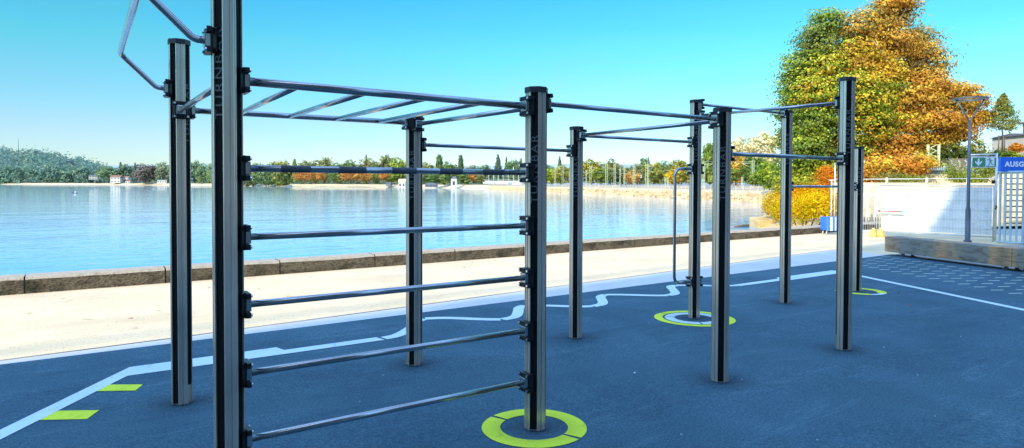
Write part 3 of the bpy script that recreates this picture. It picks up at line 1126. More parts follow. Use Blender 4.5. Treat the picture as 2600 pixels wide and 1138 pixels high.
mb.box((-0.545, -0.048, 2.265), (0.37, 0.006, 0.26))
mb.box((-0.075, -0.048, 2.265), (0.045, 0.006, 0.26))
mb.box((-0.215, -0.048, 2.145), (0.24, 0.006, 0.022))
mb.build('green_field', parent=es)
mb = MB().mat(M_signwhite)
cx = -0.56
mb.poly([(cx - .025, -.053, 2.37), (cx + .025, -.053, 2.37), (cx + .025, -.053, 2.26), (cx + .10, -.053, 2.31), (cx + .10, -.053, 2.26), (cx, -.053, 2.16), (cx - .10, -.053, 2.26), (cx - .10, -.053, 2.31), (cx - .025, -.053, 2.26)])
mb.build('down_arrow', parent=es)
mb = MB().mat(M_signgreen)
cx = -0.24


def stroke(mb, pts, w, y):
    for (x0_, z0_), (x1_, z1_) in zip(pts, pts[1:]):
        d = Vector((x1_ - x0_, z1_ - z0_)); l = d.length; d.normalize(); n = Vector((-d.y, d.x)) * w / 2
        mb.poly([(x0_ + n.x, y, z0_ + n.y), (x0_ - n.x, y, z0_ - n.y), (x1_ - n.x, y, z1_ - n.y), (x1_ + n.x, y, z1_ + n.y)])


mb.poly([(cx + .0 + .020 * math.cos(t), -.052, 2.372 + .020 * math.sin(t)) for t in [2 * math.pi * k / 10 for k in range(10)]])
stroke(mb, [(cx + .005, 2.345), (cx + .03, 2.265)], .034, -.0522)
stroke(mb, [(cx - .075, 2.32), (cx - .045, 2.345), (cx + .01, 2.34), (cx + .05, 2.31), (cx + .085, 2.315)], .016, -.0527)
stroke(mb, [(cx + .03, 2.27), (cx - .01, 2.225), (cx - .045, 2.165)], .020, -.0532)
stroke(mb, [(cx + .03, 2.27), (cx + .06, 2.215), (cx + .115, 2.205)], .020, -.0537)
mb.build('running_figure', parent=es)

# ------------------------------------------------------------------ turnstile with the blue sign
tx, ty = 20.46, 3.93
ts = empty('turnstile', (tx, ty, gz(tx, ty)), math.atan2(dv.y, dv.x))
tag(ts, 'full height turnstile cage of pale blue bars under the blue exit board', 'turnstile')
# local x = to the right as seen, local y = away
cxs, cys, rad = 0.42, 0.0, 0.59
for k in range(6):
    th = R(190 + k * 13)
    x = cxs + rad * math.cos(th); y = cys + rad * math.sin(th)
    mb = MB().mat(M_paleblue)
    mb.box((x, y, 1.02), (0.032, 0.05, 1.92), Matrix.Rotation(th, 3, 'Z'))
    mb.build('cage_bar', parent=ts)
for z in (0.05, 1.96):
    mb = MB().mat(M_paleblue)
    pts = [(cxs + rad * math.cos(R(a)), cys + rad * math.sin(R(a)), z) for a in range(185, 262, 6)]
    mb.tube(pts, 0.028, seg=8)
    mb.build('cage_ring', parent=ts)
mb = MB().mat(M_paleblue)
mb.box((0.24, -0.60, 0.99), (0.055, 0.055, 1.98))
mb.build('front_post', parent=ts)
mb = MB().mat(M_bluegrey)
mb.box((0.31, -0.40, 1.02), (0.07, 0.07, 2.04))
mb.box((1.1, -0.40, 2.02), (1.6, 0.07, 0.06))
mb.build('portal_frame', parent=ts)
mb = MB().mat(M_clamp)
mb.box((0.17, -0.62, 1.20), (0.10, 0.08, 0.26), bev=0.01)
mb.build('card_reader', parent=ts)
mb = MB().mat(M_signgreen)
mb.box((0.55, -0.44, 1.90), (0.26, 0.05, 0.12))
mb.build('signal_box', parent=ts)
mb = MB().mat(M_brownbar)
for k in range(9):
    mb.tube([(0.10, 0.1, 0.55 + k * 0.155), (1.30, 0.1, 0.55 + k * 0.155)], 0.016, seg=8)
for k in range(8):
    mb.tube([(0.16 + k * 0.16, 0.13, 0.40), (0.16 + k * 0.16, 0.13, 1.95)], 0.013, seg=8)
mb.build('rotor_grid', parent=ts)
mb = MB().mat(M_paleblue)
mb.tube([(0.25, -.35, 0.30), (1.6, -.35, 0.30)], 0.016, seg=8)
mb.tube([(0.25, -.35, 0.09), (1.6, -.35, 0.09)], 0.022, seg=8)
mb.build('lower_rail', parent=ts)
sb = empty('exit_board', (tx, ty, gz(tx, ty)), math.atan2(dv.y, dv.x))
tag(sb, 'bright blue board reading AUSGANG above the turnstile', 'sign')
mb = MB().mat(M_bluesign)
mb.box((0.70, -0.25, 2.165), (2.02, 0.10, 0.385))
mb.build('board', parent=sb)
cu = bpy.data.curves.new('lettering', 'FONT')
cu.body = 'AUSGANG'
cu.size = 0.185
cu.offset = 0.008
cu.space_character = 1.12
cu.extrude = 0.002
tob = bpy.data.objects.new('lettering', cu)
COL.objects.link(tob)
tme = bpy.data.meshes.new_from_object(tob.evaluated_get(bpy.context.evaluated_depsgraph_get()))
bpy.data.objects.remove(tob)
tme.materials.clear(); tme.materials.append(M_signwhite)
tob = bpy.data.objects.new('lettering', tme)
COL.objects.link(tob)
tob.parent = sb
tob.rotation_euler = (R(90), 0, 0)
tob.location = (-0.20, -0.304, 2.105)

# ------------------------------------------------------------------ blue skirted stand with two poles by the end of the wall
BSP = (20.25, 8.64)
bs = empty('blue_stand', (*BSP, gz(*BSP)), math.atan2(dv.y, dv.x))
tag(bs, 'blue and white covered box with two white poles by the quay wall end', 'stand')
mb = MB().mat(M_blueskirt)
nx = 16
w0 = -.30
tpts = []
for k in range(nx + 1):
    tpts.append((w0 + .62 * k / nx, -.18 + .018 * math.sin(k * 2.1)))
vs0 = [mb.bm.verts.new((x, y, .12)) for x, y in tpts]; vs1 = [mb.bm.verts.new((x, -.17, .56)) for x, y in tpts]
for k in range(nx):
    mb.mat(M_signwhite if k in (4, 5, 8) else M_blueskirt)
    mb.face([vs0[k], vs0[k + 1], vs1[k + 1], vs1[k]])
mb.mat(M_blueskirt)
mb.prism([(-.30, -.165), (.32, -.165), (.32, .2), (-.30, .2)], .14, .57)
mb.build('cover', parent=bs)
for x in (-.24, .26):
    mb = MB().mat(M_whitepaint)
    mb.tube([(x, -.1, 0), (x + .03, -.1, .15)], .02, seg=8)
    mb.tube([(x, .15, 0), (x + .03, .15, .15)], .02, seg=8)
    mb.build('leg', parent=bs)
for x, h in ((-.035, 1.80), (.075, 2.38)):
    mb = MB().mat(M_whitepaint)
    mb.tube([(x, 0, .56), (x, 0, h)], .018, seg=8)
    if h < 2: mb.box((x, 0, h), (.16, .04, .03))
    mb.build('pole', parent=bs)

# ------------------------------------------------------------------ terrain across the water
def zpoly(mb, pts): return mb.poly([tuple(p) for p in pts])


VIEW = Vector((fwd.x, fwd.y, 0)).normalized()
SIDE = Vector((VIEW.y, -VIEW.x, 0))
SHORE = [(-323.02, 1271.48), (-91.80, 1071.02), (7.62, 941.92), (69.77, 812.49), (113.99, 604.81), (143.19, 468.56), (182.94, 415.48), (167.81, 301.68), (157.39, 252.09), (119.21, 156.11), (103.62, 106.99), (80.93, 63.81), (72.74, 47.27), (79.66, 44.21)]


def shore_pt(p, d, z):
    q = Vector((p[0], p[1], 0)) + (Vector((p[0], p[1], 0)) - Vector((0, -3, 0))).normalized() * d
    return (q.x, q.y, z)


def strip(name, pts, prof, mat, kind='structure', jit=0.0, sub=1):
    """land strip following the shore; prof: list of (distance inland, height)"""
    mb = MB()
    fine = []
    for a, b in zip(pts, pts[1:]):
        for k in range(sub): fine.append((a[0] + (b[0] - a[0]) * k / sub, a[1] + (b[1] - a[1]) * k / sub))
    fine.append(pts[-1])
    rr = random.Random(11)
    vs = [[mb.bm.verts.new(shore_pt(p, d + rr.uniform(-1, 1) * jit * (1 if 0 < i else 1), z)) for i, (d, z) in enumerate(prof)] for p in fine]
    for i in range(len(vs) - 1):
        for j in range(len(prof) - 1): mb.face([vs[i][j], vs[i + 1][j], vs[i + 1][j + 1], vs[i][j + 1]])
    o = mb.build(name, mat)
    o['kind'] = kind
    return o


strip('far_beach', SHORE[:9], [(-3, LAKE - .3), (0, LAKE), (4, -0.35), (12, 0.4), (16, 1.2)], M_beach, jit=1.0, sub=8)
strip('park_ground', SHORE[:9], [(15, 1.15), (60, 1.3), (400, 3.0), (2400, 20)], M_grass)
strip('embankment', SHORE[8:], [(-1, LAKE - .3), (0, LAKE), (2.6, 0.10), (3.2, 0.28), (6.5, 0.62), (9, 0.80)], M_shorewall, jit=0.15, sub=10)
strip('railway_ground', SHORE[8:], [(8.8, 0.80), (30, 1.0), (200, 2.5), (1500, 16)], M_conc)

# riprap
rr = random.Random(5)
mb = MB().mat(M_rock)
seg = SHORE[8:]
tot = 0
ico = bmesh.new()
bmesh.ops.create_icosphere(ico, subdivisions=1, radius=1)
icv = [v.co.copy() for v in ico.verts]
icf = [[v.index for v in f.verts] for f in ico.faces]
ico.free()
for a, b in zip(seg, seg[1:]):
    L = math.hypot(b[0] - a[0], b[1] - a[1])
    n = int(L / 0.55)
    for k in range(n):
        t = (k + rr.random()) / n
        p = (a[0] + (b[0] - a[0]) * t, a[1] + (b[1] - a[1]) * t)
        for row in range(3):
            if rr.random() < .12: continue
            c = Vector(shore_pt(p, row * 1.0 + rr.uniform(-.3, .4), LAKE + .05 + row * 0.42 + rr.uniform(-.1, .15)))
            s = rr.uniform(.28, .62)
            rot = Matrix.Rotation(rr.uniform(0, 6.28), 3, 'Z') @ Matrix.Rotation(rr.uniform(0, 3), 3, 'X')
            sc3 = Vector((rr.uniform(.8, 1.4), rr.uniform(.7, 1.1), rr.uniform(.5, .8)))
            vs = []
            for q in icv:
                w = Vector((q.x * sc3.x, q.y * sc3.y, q.z * sc3.z)) * s * rr.uniform(.82, 1.12)
                vs.append(mb.bm.verts.new(c + rot @ w))
            for f in icf: mb.face([vs[i] for i in f])
rk = mb.build('riprap', recalc=False)
tag(rk, 'pale boulders piled along the foot of the railway embankment', 'rocks', kind='stuff')

# near bank to the right of the quay wall, sloping into the lake
NB = [(24.0, 9.9), (27.0, 14.0), (30.8, 18.6), (36.0, 22.2), (42.2, 26.5), (50.0, 31.5), (57.1, 36.1), (65.0, 42.0), (72.7, 47.2)]
mb = MB()
rr = random.Random(8)
vs = []
fine = []
for a, b in zip(NB, NB[1:]):
    for k in range(5): fine.append((a[0] + (b[0] - a[0]) * k / 5, a[1] + (b[1] - a[1]) * k / 5))
fine.append(NB[-1])
for p in fine:
    row = []
    for d, z in ((-1.5, LAKE - .5), (0, LAKE - .05), (.8, -.62), (1.8, -.42), (3.2, -.22), (5.5, -.05), (10, .05), (30, .3), (120, 1.5)):
        q = Vector((p[0], p[1], 0)) + SIDE * (d + rr.uniform(-.35, .35) * (1 if d < 20 else 0))
        row.append(mb.bm.verts.new((q.x, q.y, z + (rr.uniform(-.10, .10) if 0 < d < 20 else 0))))
    vs.append(row)
for i in range(len(vs) - 1):
    for j in range(len(vs[0]) - 1): mb.face([vs[i][j], vs[i + 1][j], vs[i + 1][j + 1], vs[i][j + 1]], True)
o = mb.build('lake_bank', M_earth); o['kind'] = 'structure'
mb = MB().mat(M_earth)
mb.box((0, 0, 0), (2.6, 1.2, 0.55), Matrix.Rotation(R(-4), 3, 'Y') @ Matrix.Rotation(R(6), 3, 'X'), bev=0.05)
sl_ = mb.build('concrete_slab', loc=(32.26, 18.77, -0.62))
sl_.rotation_euler = (0, 0, R(-30))
tag(sl_, 'sunlit broken slab lying at the water edge left of the yellow bush', 'slab')
mb = MB().mat(M_bark)
mb.tube([(-1.1, 0, .0), (-.3, .05, .06), (.5, -.03, .05), (1.2, .1, .02)], .07, seg=7, radii=[.04, .07, .07, .03])
mb.tube([(.4, 0, .05), (.9, .3, .12), (1.3, .4, .02)], .03, seg=5)
dw = mb.build('driftwood', loc=(31.30, 20.01, LAKE))
tag(dw, 'dark driftwood branch floating on the water near the bank', 'driftwood')

# ------------------------------------------------------------------ vegetation
PAL = {
    'green': [(.07, .12, .035), (.10, .155, .04), (.14, .20, .05)],
    'mid': [(.09, .14, .035), (.14, .19, .05), (.19, .23, .06)],
    'lime': [(.15, .21, .028), (.22, .28, .035), (.30, .34, .045), (.10, .16, .028)],
    'olive': [(.17, .17, .06), (.23, .21, .07), (.13, .15, .06)],
    'yolive': [(.22, .22, .05), (.18, .20, .05), (.31, .25, .05), (.13, .16, .045)],
    'orange': [(.44, .20, .04), (.38, .15, .03), (.48, .25, .05), (.30, .14, .03)],
    'rust': [(.46, .25, .05), (.40, .20, .04), (.50, .31, .07), (.28, .15, .04), (.42, .28, .04)],
    'yellow': [(.48, .35, .04), (.42, .33, .04), (.34, .29, .045), (.50, .29, .04)],
    'bright': [(.54, .33, .005), (.54, .26, .004), (.54, .38, .012)],
    'fire': [(.52, .15, .004), (.50, .11, .004), (.54, .21, .006)],
    'copper': [(.13, .075, .055), (.19, .10, .07), (.10, .07, .055)],
    'pale': [(.46, .40, .27), (.53, .47, .32), (.38, .34, .20)],
    'conifer': [(.055, .09, .055), (.08, .115, .065)],
    'column': [(.10, .13, .06), (.07, .10, .05)],
    'red': [(.60, .10, .04), (.52, .16, .05)],
}
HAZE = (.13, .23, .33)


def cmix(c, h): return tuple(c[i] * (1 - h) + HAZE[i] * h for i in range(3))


class Leaves:
    def __init__(s, seed):
        s.v = []; s.f = []; s.c = []
        s.r = random.Random(seed)

    def leaf(s, p, n, size, col):
        r = s.r
        a = n.orthogonal().normalized()
        a = Matrix.Rotation(r.uniform(0, 6.28), 3, n) @ a
        b = n.cross(a)
        w = size * r.uniform(.5, 1.15); h = size * r.uniform(.35, .8)
        i = len(s.v)
        s.v += [p - a * w * .5, p - b * h * .5 + a * w * .12, p + a * w * .5, p + b * h * .5 + a * w * r.uniform(-.1, .25)]
        s.f.append((i, i + 1, i + 2, i + 3))
        s.c.append(col)

    def lobe(s, c, rad, clumps, per, size, pal, spread=.22, haze=0.0, inner=.5, dark=.35, layer=0.0):
        r = s.r
        c = Vector(c)
        for _ in range(clumps):
            d = Vector((r.gauss(0, 1), r.gauss(0, 1), r.gauss(0, 1)))
            d.normalize()
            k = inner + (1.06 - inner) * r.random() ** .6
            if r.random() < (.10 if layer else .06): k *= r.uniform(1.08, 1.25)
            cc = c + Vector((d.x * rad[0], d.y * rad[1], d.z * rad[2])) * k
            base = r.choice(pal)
            tone = r.uniform(.72, 1.22) * (1 - dark * max(0, (1 - k)) * 1.6)  # inner clumps painted darker, as crown shade
            tone *= (1.0 + .16 * d.z)  # upper clumps painted lighter, as lit from above
            sp = spread * sum(rad) / 3
            for _ in range(per):
                gz_ = r.gauss(0, 1)
                p = cc + Vector((r.gauss(0, sp), r.gauss(0, sp), gz_ * sp * (.55 if not layer else .30)))
                if layer:
                    n = (d * 1.3 + Vector((r.gauss(0, .38), r.gauss(0, .38), r.gauss(.45, .38)))).normalized()
                    t = tone * r.uniform(.91, 1.09) * max(.40, 1 + layer * gz_)  # clump tops painted lit, undersides painted dark
                else:
                    n = (d * 1.0 + Vector((r.gauss(0, .5), r.gauss(0, .5), r.gauss(.45, .5)))).normalized()
                    t = tone * r.uniform(.86, 1.14)
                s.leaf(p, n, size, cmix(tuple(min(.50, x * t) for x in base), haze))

    def mesh(s, name):
        me = bpy.data.meshes.new(name)
        me.from_pydata([tuple(v) for v in s.v], [], s.f)
        ca = me.color_attributes.new('Col', 'FLOAT_COLOR', 'CORNER')
        buf = []
        for c in s.c: buf += [c[0], c[1], c[2], 1.0] * 4
        ca.data.foreach_set('color', buf)
        me.materials.append(M_leaf)
        me.update()
        return me


def link_mesh(name, me, parent=None, loc=None, scale=None, rz=0):
    o = bpy.data.objects.new(name, me)
    COL.objects.link(o)
    if parent: o.parent = parent
    if loc: o.location = loc
    if scale: o.scale = scale
    o.rotation_euler = (0, 0, rz)
    return o


_cache = {}


def unit_crown(shape, kind, haze, var):
    """crown of a tree 1 high and 1 wide, base at z=0"""
    key = (shape, kind, round(haze, 1), var)
    if key in _cache: return _cache[key]
    L = Leaves(hash((shape, var)) % 1000 if False else (len(shape) * 37 + var * 11 + 5))
    P_ = PAL[kind]
    r = L.r
    if shape == 'dome':
        L.lobe((0, 0, .48), (.43, .43, .42), 95, 8, .115, P_, .17, haze)
        for k in range(8):
            a = k * .785 + r.uniform(-.4, .4); q = r.uniform(.24, .38)
            L.lobe((q * math.cos(a), q * math.sin(a), r.uniform(.34, .76)), (r.uniform(.16, .24), r.uniform(.16, .24), r.uniform(.14, .22)), 24, 8, .095, P_, .20, haze)
        L.lobe((r.uniform(-.1, .1), 0, .86), (.22, .22, .14), 18, 8, .085, P_, .2, haze)
    elif shape == 'bush':
        for k in range(9):
            a = r.uniform(0, 6.28); q = r.uniform(0, .32)
            L.lobe((q * math.cos(a), q * math.sin(a), r.uniform(.2, .72)), (.26, .26, .28), 30, 8, .12, P_, .2, haze)
    elif shape == 'cone':
        for k in range(11):
            z = .10 + .082 * k
            w = .48 * (1 - (z - .05) / .98) ** .85
            L.lobe((0, 0, z), (w, w, .06), 24, 8, .15 * (.5 + w), P_, .20, haze, inner=.55)
        L.lobe((0, 0, .97), (.03, .03, .04), 5, 5, .05, P_, .3, haze)
    elif shape == 'column':
        for k in range(8):
            z = .14 + .105 * k
            w = .46 * math.sqrt(max(.06, 1 - ((z - .44) / .60) ** 2))
            L.lobe((0, 0, z), (w, w, .09), 30, 8, .14, P_, .16, haze)
    me = L.mesh(shape + '_crown')
    _cache[key] = me
    return me


_tr = {}


def unit_trunk():
    if 't' in _tr: return _tr['t']
    mb = MB().mat(M_bark)
    mb.tube([(0, 0, 0), (0, 0, .3), (.01, 0, .6)], .03, seg=7, radii=[.035, .024, .012])
    for a in (0.3, 2.3, 4.4):
        mb.tube([(0, 0, .28), (.12 * math.cos(a), .12 * math.sin(a), .46), (.24 * math.cos(a), .24 * math.sin(a), .62)], .01, seg=5, radii=[.016, .011, .005])
    bmesh.ops.recalc_face_normals(mb.bm, faces=mb.bm.faces)
    me = bpy.data.meshes.new('trunk')
    mb.bm.to_mesh(me); mb.bm.free()
    me.materials.append(M_bark)
    _tr['t'] = me
    return me


NAMES = {'cone': ('conifer_tree', 'tree'), 'column': ('columnar_tree', 'tree'), 'dome': ('broadleaf_tree', 'tree'), 'bush': ('shrub', 'shrub')}


def tree(x, y, zb, h, w, shape, kind, haze, label, group, lift=.0):
    nm, cat = NAMES[shape]
    root = empty(nm, (x, y, zb))
    tag(root, label, cat, group)
    v = rnd.randint(0, 3)
    lf = lift * h
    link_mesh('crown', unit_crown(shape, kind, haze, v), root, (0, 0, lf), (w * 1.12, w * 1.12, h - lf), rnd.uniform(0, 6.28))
    if shape != 'bush': link_mesh('trunk', unit_trunk(), root, None, (h * .8, h * .8, h))
    return root


# each row: x, y, base height, height, width, shape, palette, haze, label, group, clear trunk share
TREES = [
    (25.89, 941.72, 1.62, 20.87, 22.85, 'dome', 'mid', 0.3, 'round olive-green tree on the left shore beside the white villa', None, 0.00),
    (38.86, 947.48, 3.68, 24.96, 9.08, 'cone', 'conifer', 0.3, 'taller dark pointed conifer behind the white villa', None, 0.00),
    (53.94, 937.39, 3.73, 24.21, 6.56, 'cone', 'conifer', 0.3, 'slim dark conifer right of the white villa, left of the copper tree', None, 0.00),
    (45.73, 946.49, 4.22, 21.26, 16.20, 'dome', 'mid', 0.4, 'green tree between the two pointed conifers on the left shore', None, 0.00),
    (58.64, 841.59, 1.28, 21.91, 26.48, 'dome', 'copper', 0.2, 'broad copper-brown tree on the left shore', None, 0.00),
    (70.98, 845.37, 1.31, 23.13, 20.36, 'dome', 'mid', 0.3, 'green tree right of the copper-brown tree', None, 0.00),
    (77.08, 823.24, 1.35, 24.03, 18.13, 'dome', 'olive', 0.3, 'pale olive tree on the left shore beside the farthest tall post', None, 0.00),
    (85.67, 805.45, 1.38, 23.25, 16.10, 'dome', 'mid', 0.3, 'green tree on the left shore hidden by the tall post at the back left', None, 0.00),
    (94.27, 790.07, 1.42, 23.88, 15.92, 'dome', 'green', 0.3, 'dark green tree just right of the tall back post', None, 0.00),
    (100.62, 771.39, 1.45, 24.78, 13.91, 'dome', 'green', 0.3, 'highest dark green tree between the two tall left posts', None, 0.00),
    (107.01, 755.08, 1.48, 21.43, 14.57, 'dome', 'mid', 0.3, 'green tree between the two tall left posts, right of the highest one', None, 0.00),
    (96.24, 702.12, 1.47, 7.15, 3.97, 'column', 'lime', 0.2, 'small slim yellow-green tree at the waterline between the two tall left posts', None, 0.00),
    (104.17, 696.81, 1.10, 15.10, 5.56, 'column', 'lime', 0.2, 'pale yellow-green upright tree touching the nearest tall post', None, 0.00),
    (108.26, 670.01, 1.14, 21.95, 16.94, 'dome', 'mid', 0.3, 'green tree behind the nearest tall post, left one', None, 0.00),
    (115.59, 641.04, 1.19, 20.49, 14.91, 'dome', 'olive', 0.3, 'olive tree behind the nearest tall post, right one', None, 0.00),
    (17.22, 1019.72, 0.52, 23.50, 13.89, 'dome', 'green', 0.5, 'bluish tree at the right foot of the wooded hill', None, 0.00),
    (102.64, 517.35, 1.58, 14.30, 12.17, 'dome', 'olive', 0.2, 'olive-brown tree at the left end of the middle shore', None, 0.00),
    (110.23, 512.27, 1.61, 15.22, 12.78, 'dome', 'mid', 0.2, 'green tree second from the left on the middle shore', None, 0.00),
    (117.82, 507.19, 1.64, 14.91, 12.17, 'dome', 'mid', 0.2, 'green tree left of the broad yellow-green crown', None, 0.00),
    (125.40, 502.12, 1.66, 17.65, 16.43, 'dome', 'yolive', 0.1, 'broad yellow-green crown on the middle shore, left half', None, 0.00),
    (133.75, 496.53, 1.69, 18.87, 8.52, 'cone', 'mid', 0.1, 'pointed green tree right of the broad yellow-green crown', None, 0.00),
    (140.07, 492.30, 1.72, 17.35, 10.35, 'dome', 'olive', 0.1, 'pale loose tree above the orange row, left part', None, 0.00),
    (146.39, 488.07, 1.74, 14.91, 10.35, 'dome', 'green', 0.1, 'low dark tree left of the large rounded brownish-green tree', None, 0.00),
    (152.46, 484.01, 1.76, 19.48, 15.82, 'dome', 'olive', 0.1, 'large rounded brownish-green tree above the orange row', None, 0.00),
    (160.81, 478.42, 1.79, 15.82, 10.96, 'dome', 'green', 0.1, 'dark green tree right of the large rounded brownish-green tree', None, 0.00),
    (169.41, 472.67, 1.82, 17.95, 15.22, 'dome', 'green', 0.1, 'broad dark green tree above the middle of the orange row', None, 0.00),
    (179.27, 466.07, 1.86, 22.21, 4.87, 'cone', 'mid', 0.1, 'narrow pointed tree top rising above the middle shore', None, 0.00),
    (180.03, 465.56, 1.86, 19.48, 12.17, 'dome', 'olive', 0.1, 'olive tree under the narrow pointed tree top', None, 0.00),
    (186.10, 461.50, 1.88, 16.43, 10.96, 'dome', 'green', 0.1, 'dark tree left of the pale brownish tree by the boathouse', None, 0.00),
    (193.18, 456.76, 1.91, 21.61, 12.78, 'dome', 'olive', 0.1, 'tall pale brownish tree left of the boathouse', None, 0.00),
    (191.83, 433.60, 1.92, 18.97, 12.84, 'dome', 'lime', 0.1, 'rounded yellow-green tree above the boathouse', None, 0.00),
    (199.10, 428.73, 1.94, 16.64, 11.68, 'dome', 'mid', 0.1, 'green tree behind the short back post', None, 0.00),
    (177.62, 358.88, 1.91, 13.17, 10.93, 'dome', 'olive', 0.1, 'olive tree right of the short back post', None, 0.00),
    (184.23, 354.46, 1.93, 18.13, 4.47, 'column', 'green', 0.1, 'dark rounded column tree right of the short back post', None, 0.00),
    (188.57, 351.56, 1.95, 13.66, 7.95, 'dome', 'green', 0.1, 'dark green tree between the two column trees', None, 0.00),
    (195.38, 347.00, 1.97, 18.13, 3.48, 'column', 'column', 0.1, 'slim column tree above the white lake tower', None, 0.00),
    (191.87, 349.34, 1.96, 11.68, 7.45, 'dome', 'green', 0.1, 'low dark tree behind the white lake tower', None, 0.00),
    (201.78, 342.71, 1.99, 11.43, 9.94, 'dome', 'olive', 0.1, 'olive tree right of the white lake tower', None, 0.00),
    (208.39, 338.29, 2.02, 11.68, 10.93, 'dome', 'green', 0.1, 'dark green tree left of the broad dark conifer', None, 0.00),
    (128.70, 466.22, 1.55, 9.04, 6.89, 'dome', 'orange', 0.1, 'small orange tree in the row on the far promenade', 'row of orange trees on the far promenade', 0.18),
    (132.04, 463.99, 1.56, 9.61, 6.31, 'dome', 'orange', 0.1, 'small orange tree in the row on the far promenade', 'row of orange trees on the far promenade', 0.18),
    (135.37, 461.75, 1.57, 8.75, 6.31, 'dome', 'orange', 0.1, 'small orange tree in the row on the far promenade', 'row of orange trees on the far promenade', 0.18),
    (141.81, 457.44, 1.60, 9.04, 6.31, 'dome', 'orange', 0.1, 'small orange tree in the row on the far promenade', 'row of orange trees on the far promenade', 0.18),
    (156.84, 447.39, 1.65, 9.33, 6.89, 'dome', 'orange', 0.1, 'small orange tree in the row on the far promenade', 'row of orange trees on the far promenade', 0.18),
    (160.17, 445.16, 1.66, 9.90, 6.89, 'dome', 'orange', 0.1, 'small orange tree in the row on the far promenade', 'row of orange trees on the far promenade', 0.18),
    (163.51, 442.92, 1.68, 9.61, 6.31, 'dome', 'rust', 0.1, 'small orange tree in the row on the far promenade', 'row of orange trees on the far promenade', 0.18),
    (166.85, 440.69, 1.69, 9.33, 6.31, 'dome', 'orange', 0.1, 'small orange tree in the row on the far promenade', 'row of orange trees on the far promenade', 0.18),
    (170.43, 438.30, 1.70, 8.75, 5.74, 'dome', 'rust', 0.1, 'small orange tree in the row on the far promenade', 'row of orange trees on the far promenade', 0.18),
    (179.49, 432.23, 1.73, 9.04, 6.89, 'dome', 'orange', 0.1, 'small orange tree in the row on the far promenade', 'row of orange trees on the far promenade', 0.18),
    (188.00, 318.24, 1.85, 5.89, 5.54, 'dome', 'orange', 0.1, 'small orange tree alone right of the white lake tower', None, 0.18),
    (139.92, 463.53, 1.44, 8.39, 5.79, 'dome', 'yellow', 0.1, 'small yellow tree in the orange row', None, 0.08),
    (150.98, 456.12, 1.48, 9.84, 7.52, 'dome', 'mid', 0.1, 'small green tree left of an olive one in the orange row', None, 0.08),
    (154.83, 453.55, 1.50, 9.55, 7.52, 'dome', 'yolive', 0.1, 'small olive tree in the orange row', None, 0.08),
    (176.96, 438.74, 1.58, 8.97, 5.79, 'dome', 'mid', 0.1, 'small green tree near the right end of the orange row', None, 0.08),
    (186.10, 432.62, 1.61, 9.84, 9.84, 'dome', 'lime', 0.1, 'drooping yellow-green tree left of the boathouse', None, 0.08),
    (111.50, 571.58, -0.43, 11.74, 12.07, 'bush', 'olive', 0.1, 'brownish bush at the waterline beside the nearest tall post', None, 0.00),
    (119.30, 566.36, -0.40, 12.41, 13.41, 'bush', 'olive', 0.1, 'olive-brown bush, second from the left at the middle waterline', None, 0.00),
    (122.38, 540.24, -0.30, 12.27, 13.56, 'bush', 'mid', 0.1, 'green bush hanging over the middle waterline, left of the yellowest one', None, 0.00),
    (130.43, 534.85, -0.27, 12.27, 13.56, 'bush', 'lime', 0.1, 'yellow-green bush over the middle waterline', None, 0.00),
    (137.41, 530.18, -0.25, 11.30, 10.98, 'bush', 'mid', 0.1, 'green bush at the start of the pale shore wall', None, 0.00),
    (161.28, 331.31, 1.30, 5.37, 6.86, 'bush', 'green', 0.1, 'dark bush right of the short back post', None, 0.00),
    (165.65, 328.39, 1.31, 6.29, 7.77, 'bush', 'green', 0.1, 'dark green bush left of the white lake tower', None, 0.00),
    (170.78, 324.96, 1.33, 6.74, 7.77, 'bush', 'mid', 0.1, 'green bush just left of the white lake tower', None, 0.00),
    (181.41, 317.84, 1.37, 6.74, 6.86, 'bush', 'mid', 0.1, 'green bush just right of the white lake tower', None, 0.00),
    (189.39, 312.50, 1.40, 6.06, 6.86, 'bush', 'olive', 0.1, 'olive bush right of the lone orange tree', None, 0.00),
    (193.07, 300.41, 1.76, 16.77, 6.04, 'cone', 'conifer', 0.2, 'broad dark conifer, the largest one left of the short front post', None, 0.00),
    (198.07, 299.47, 1.78, 15.51, 3.37, 'cone', 'conifer', 0.2, 'slim dark conifer right of the broadest one', None, 0.00),
    (196.61, 293.23, 1.78, 13.04, 6.63, 'dome', 'green', 0.2, 'rounded dark green tree between the dark conifers', None, 0.00),
    (206.68, 297.32, 1.81, 14.73, 4.08, 'cone', 'conifer', 0.2, 'dark conifer just left of the front post with five rungs', None, 0.00),
    (206.11, 301.31, 1.80, 13.71, 5.94, 'dome', 'green', 0.2, 'green tree left of the conifer by the front post', None, 0.00),
    (201.78, 282.55, 1.81, 12.39, 8.69, 'dome', 'mid', 0.2, 'green tree hidden behind the front post with five rungs', None, 0.00),
    (196.35, 262.12, 1.81, 10.25, 8.20, 'dome', 'mid', 0.1, 'green tree just right of the front post with five rungs', None, 0.00),
    (203.33, 257.45, 1.84, 14.35, 4.10, 'cone', 'conifer', 0.2, 'lone dark conifer between the front post and the next short post', None, 0.00),
    (145.37, 187.94, 1.44, 6.56, 5.07, 'dome', 'lime', 0.0, 'yellow-green tree under the lone dark conifer, left one', None, 0.00),
    (145.87, 182.80, 1.45, 7.47, 6.45, 'dome', 'yolive', 0.0, 'yellow-olive tree under the lone dark conifer, right one', None, 0.00),
    (147.33, 177.00, 1.47, 7.20, 5.76, 'dome', 'yolive', 0.0, 'yellow-olive tree behind the short post with three bars', None, 0.00),
    (141.16, 160.68, 1.49, 8.55, 8.81, 'dome', 'yolive', 0.0, 'broad olive-yellow dome tree behind the railway', None, 0.00),
    (144.32, 154.95, 1.51, 8.56, 5.79, 'dome', 'olive', 0.1, 'olive tree with raised top behind the tallest left mast', None, 0.00),
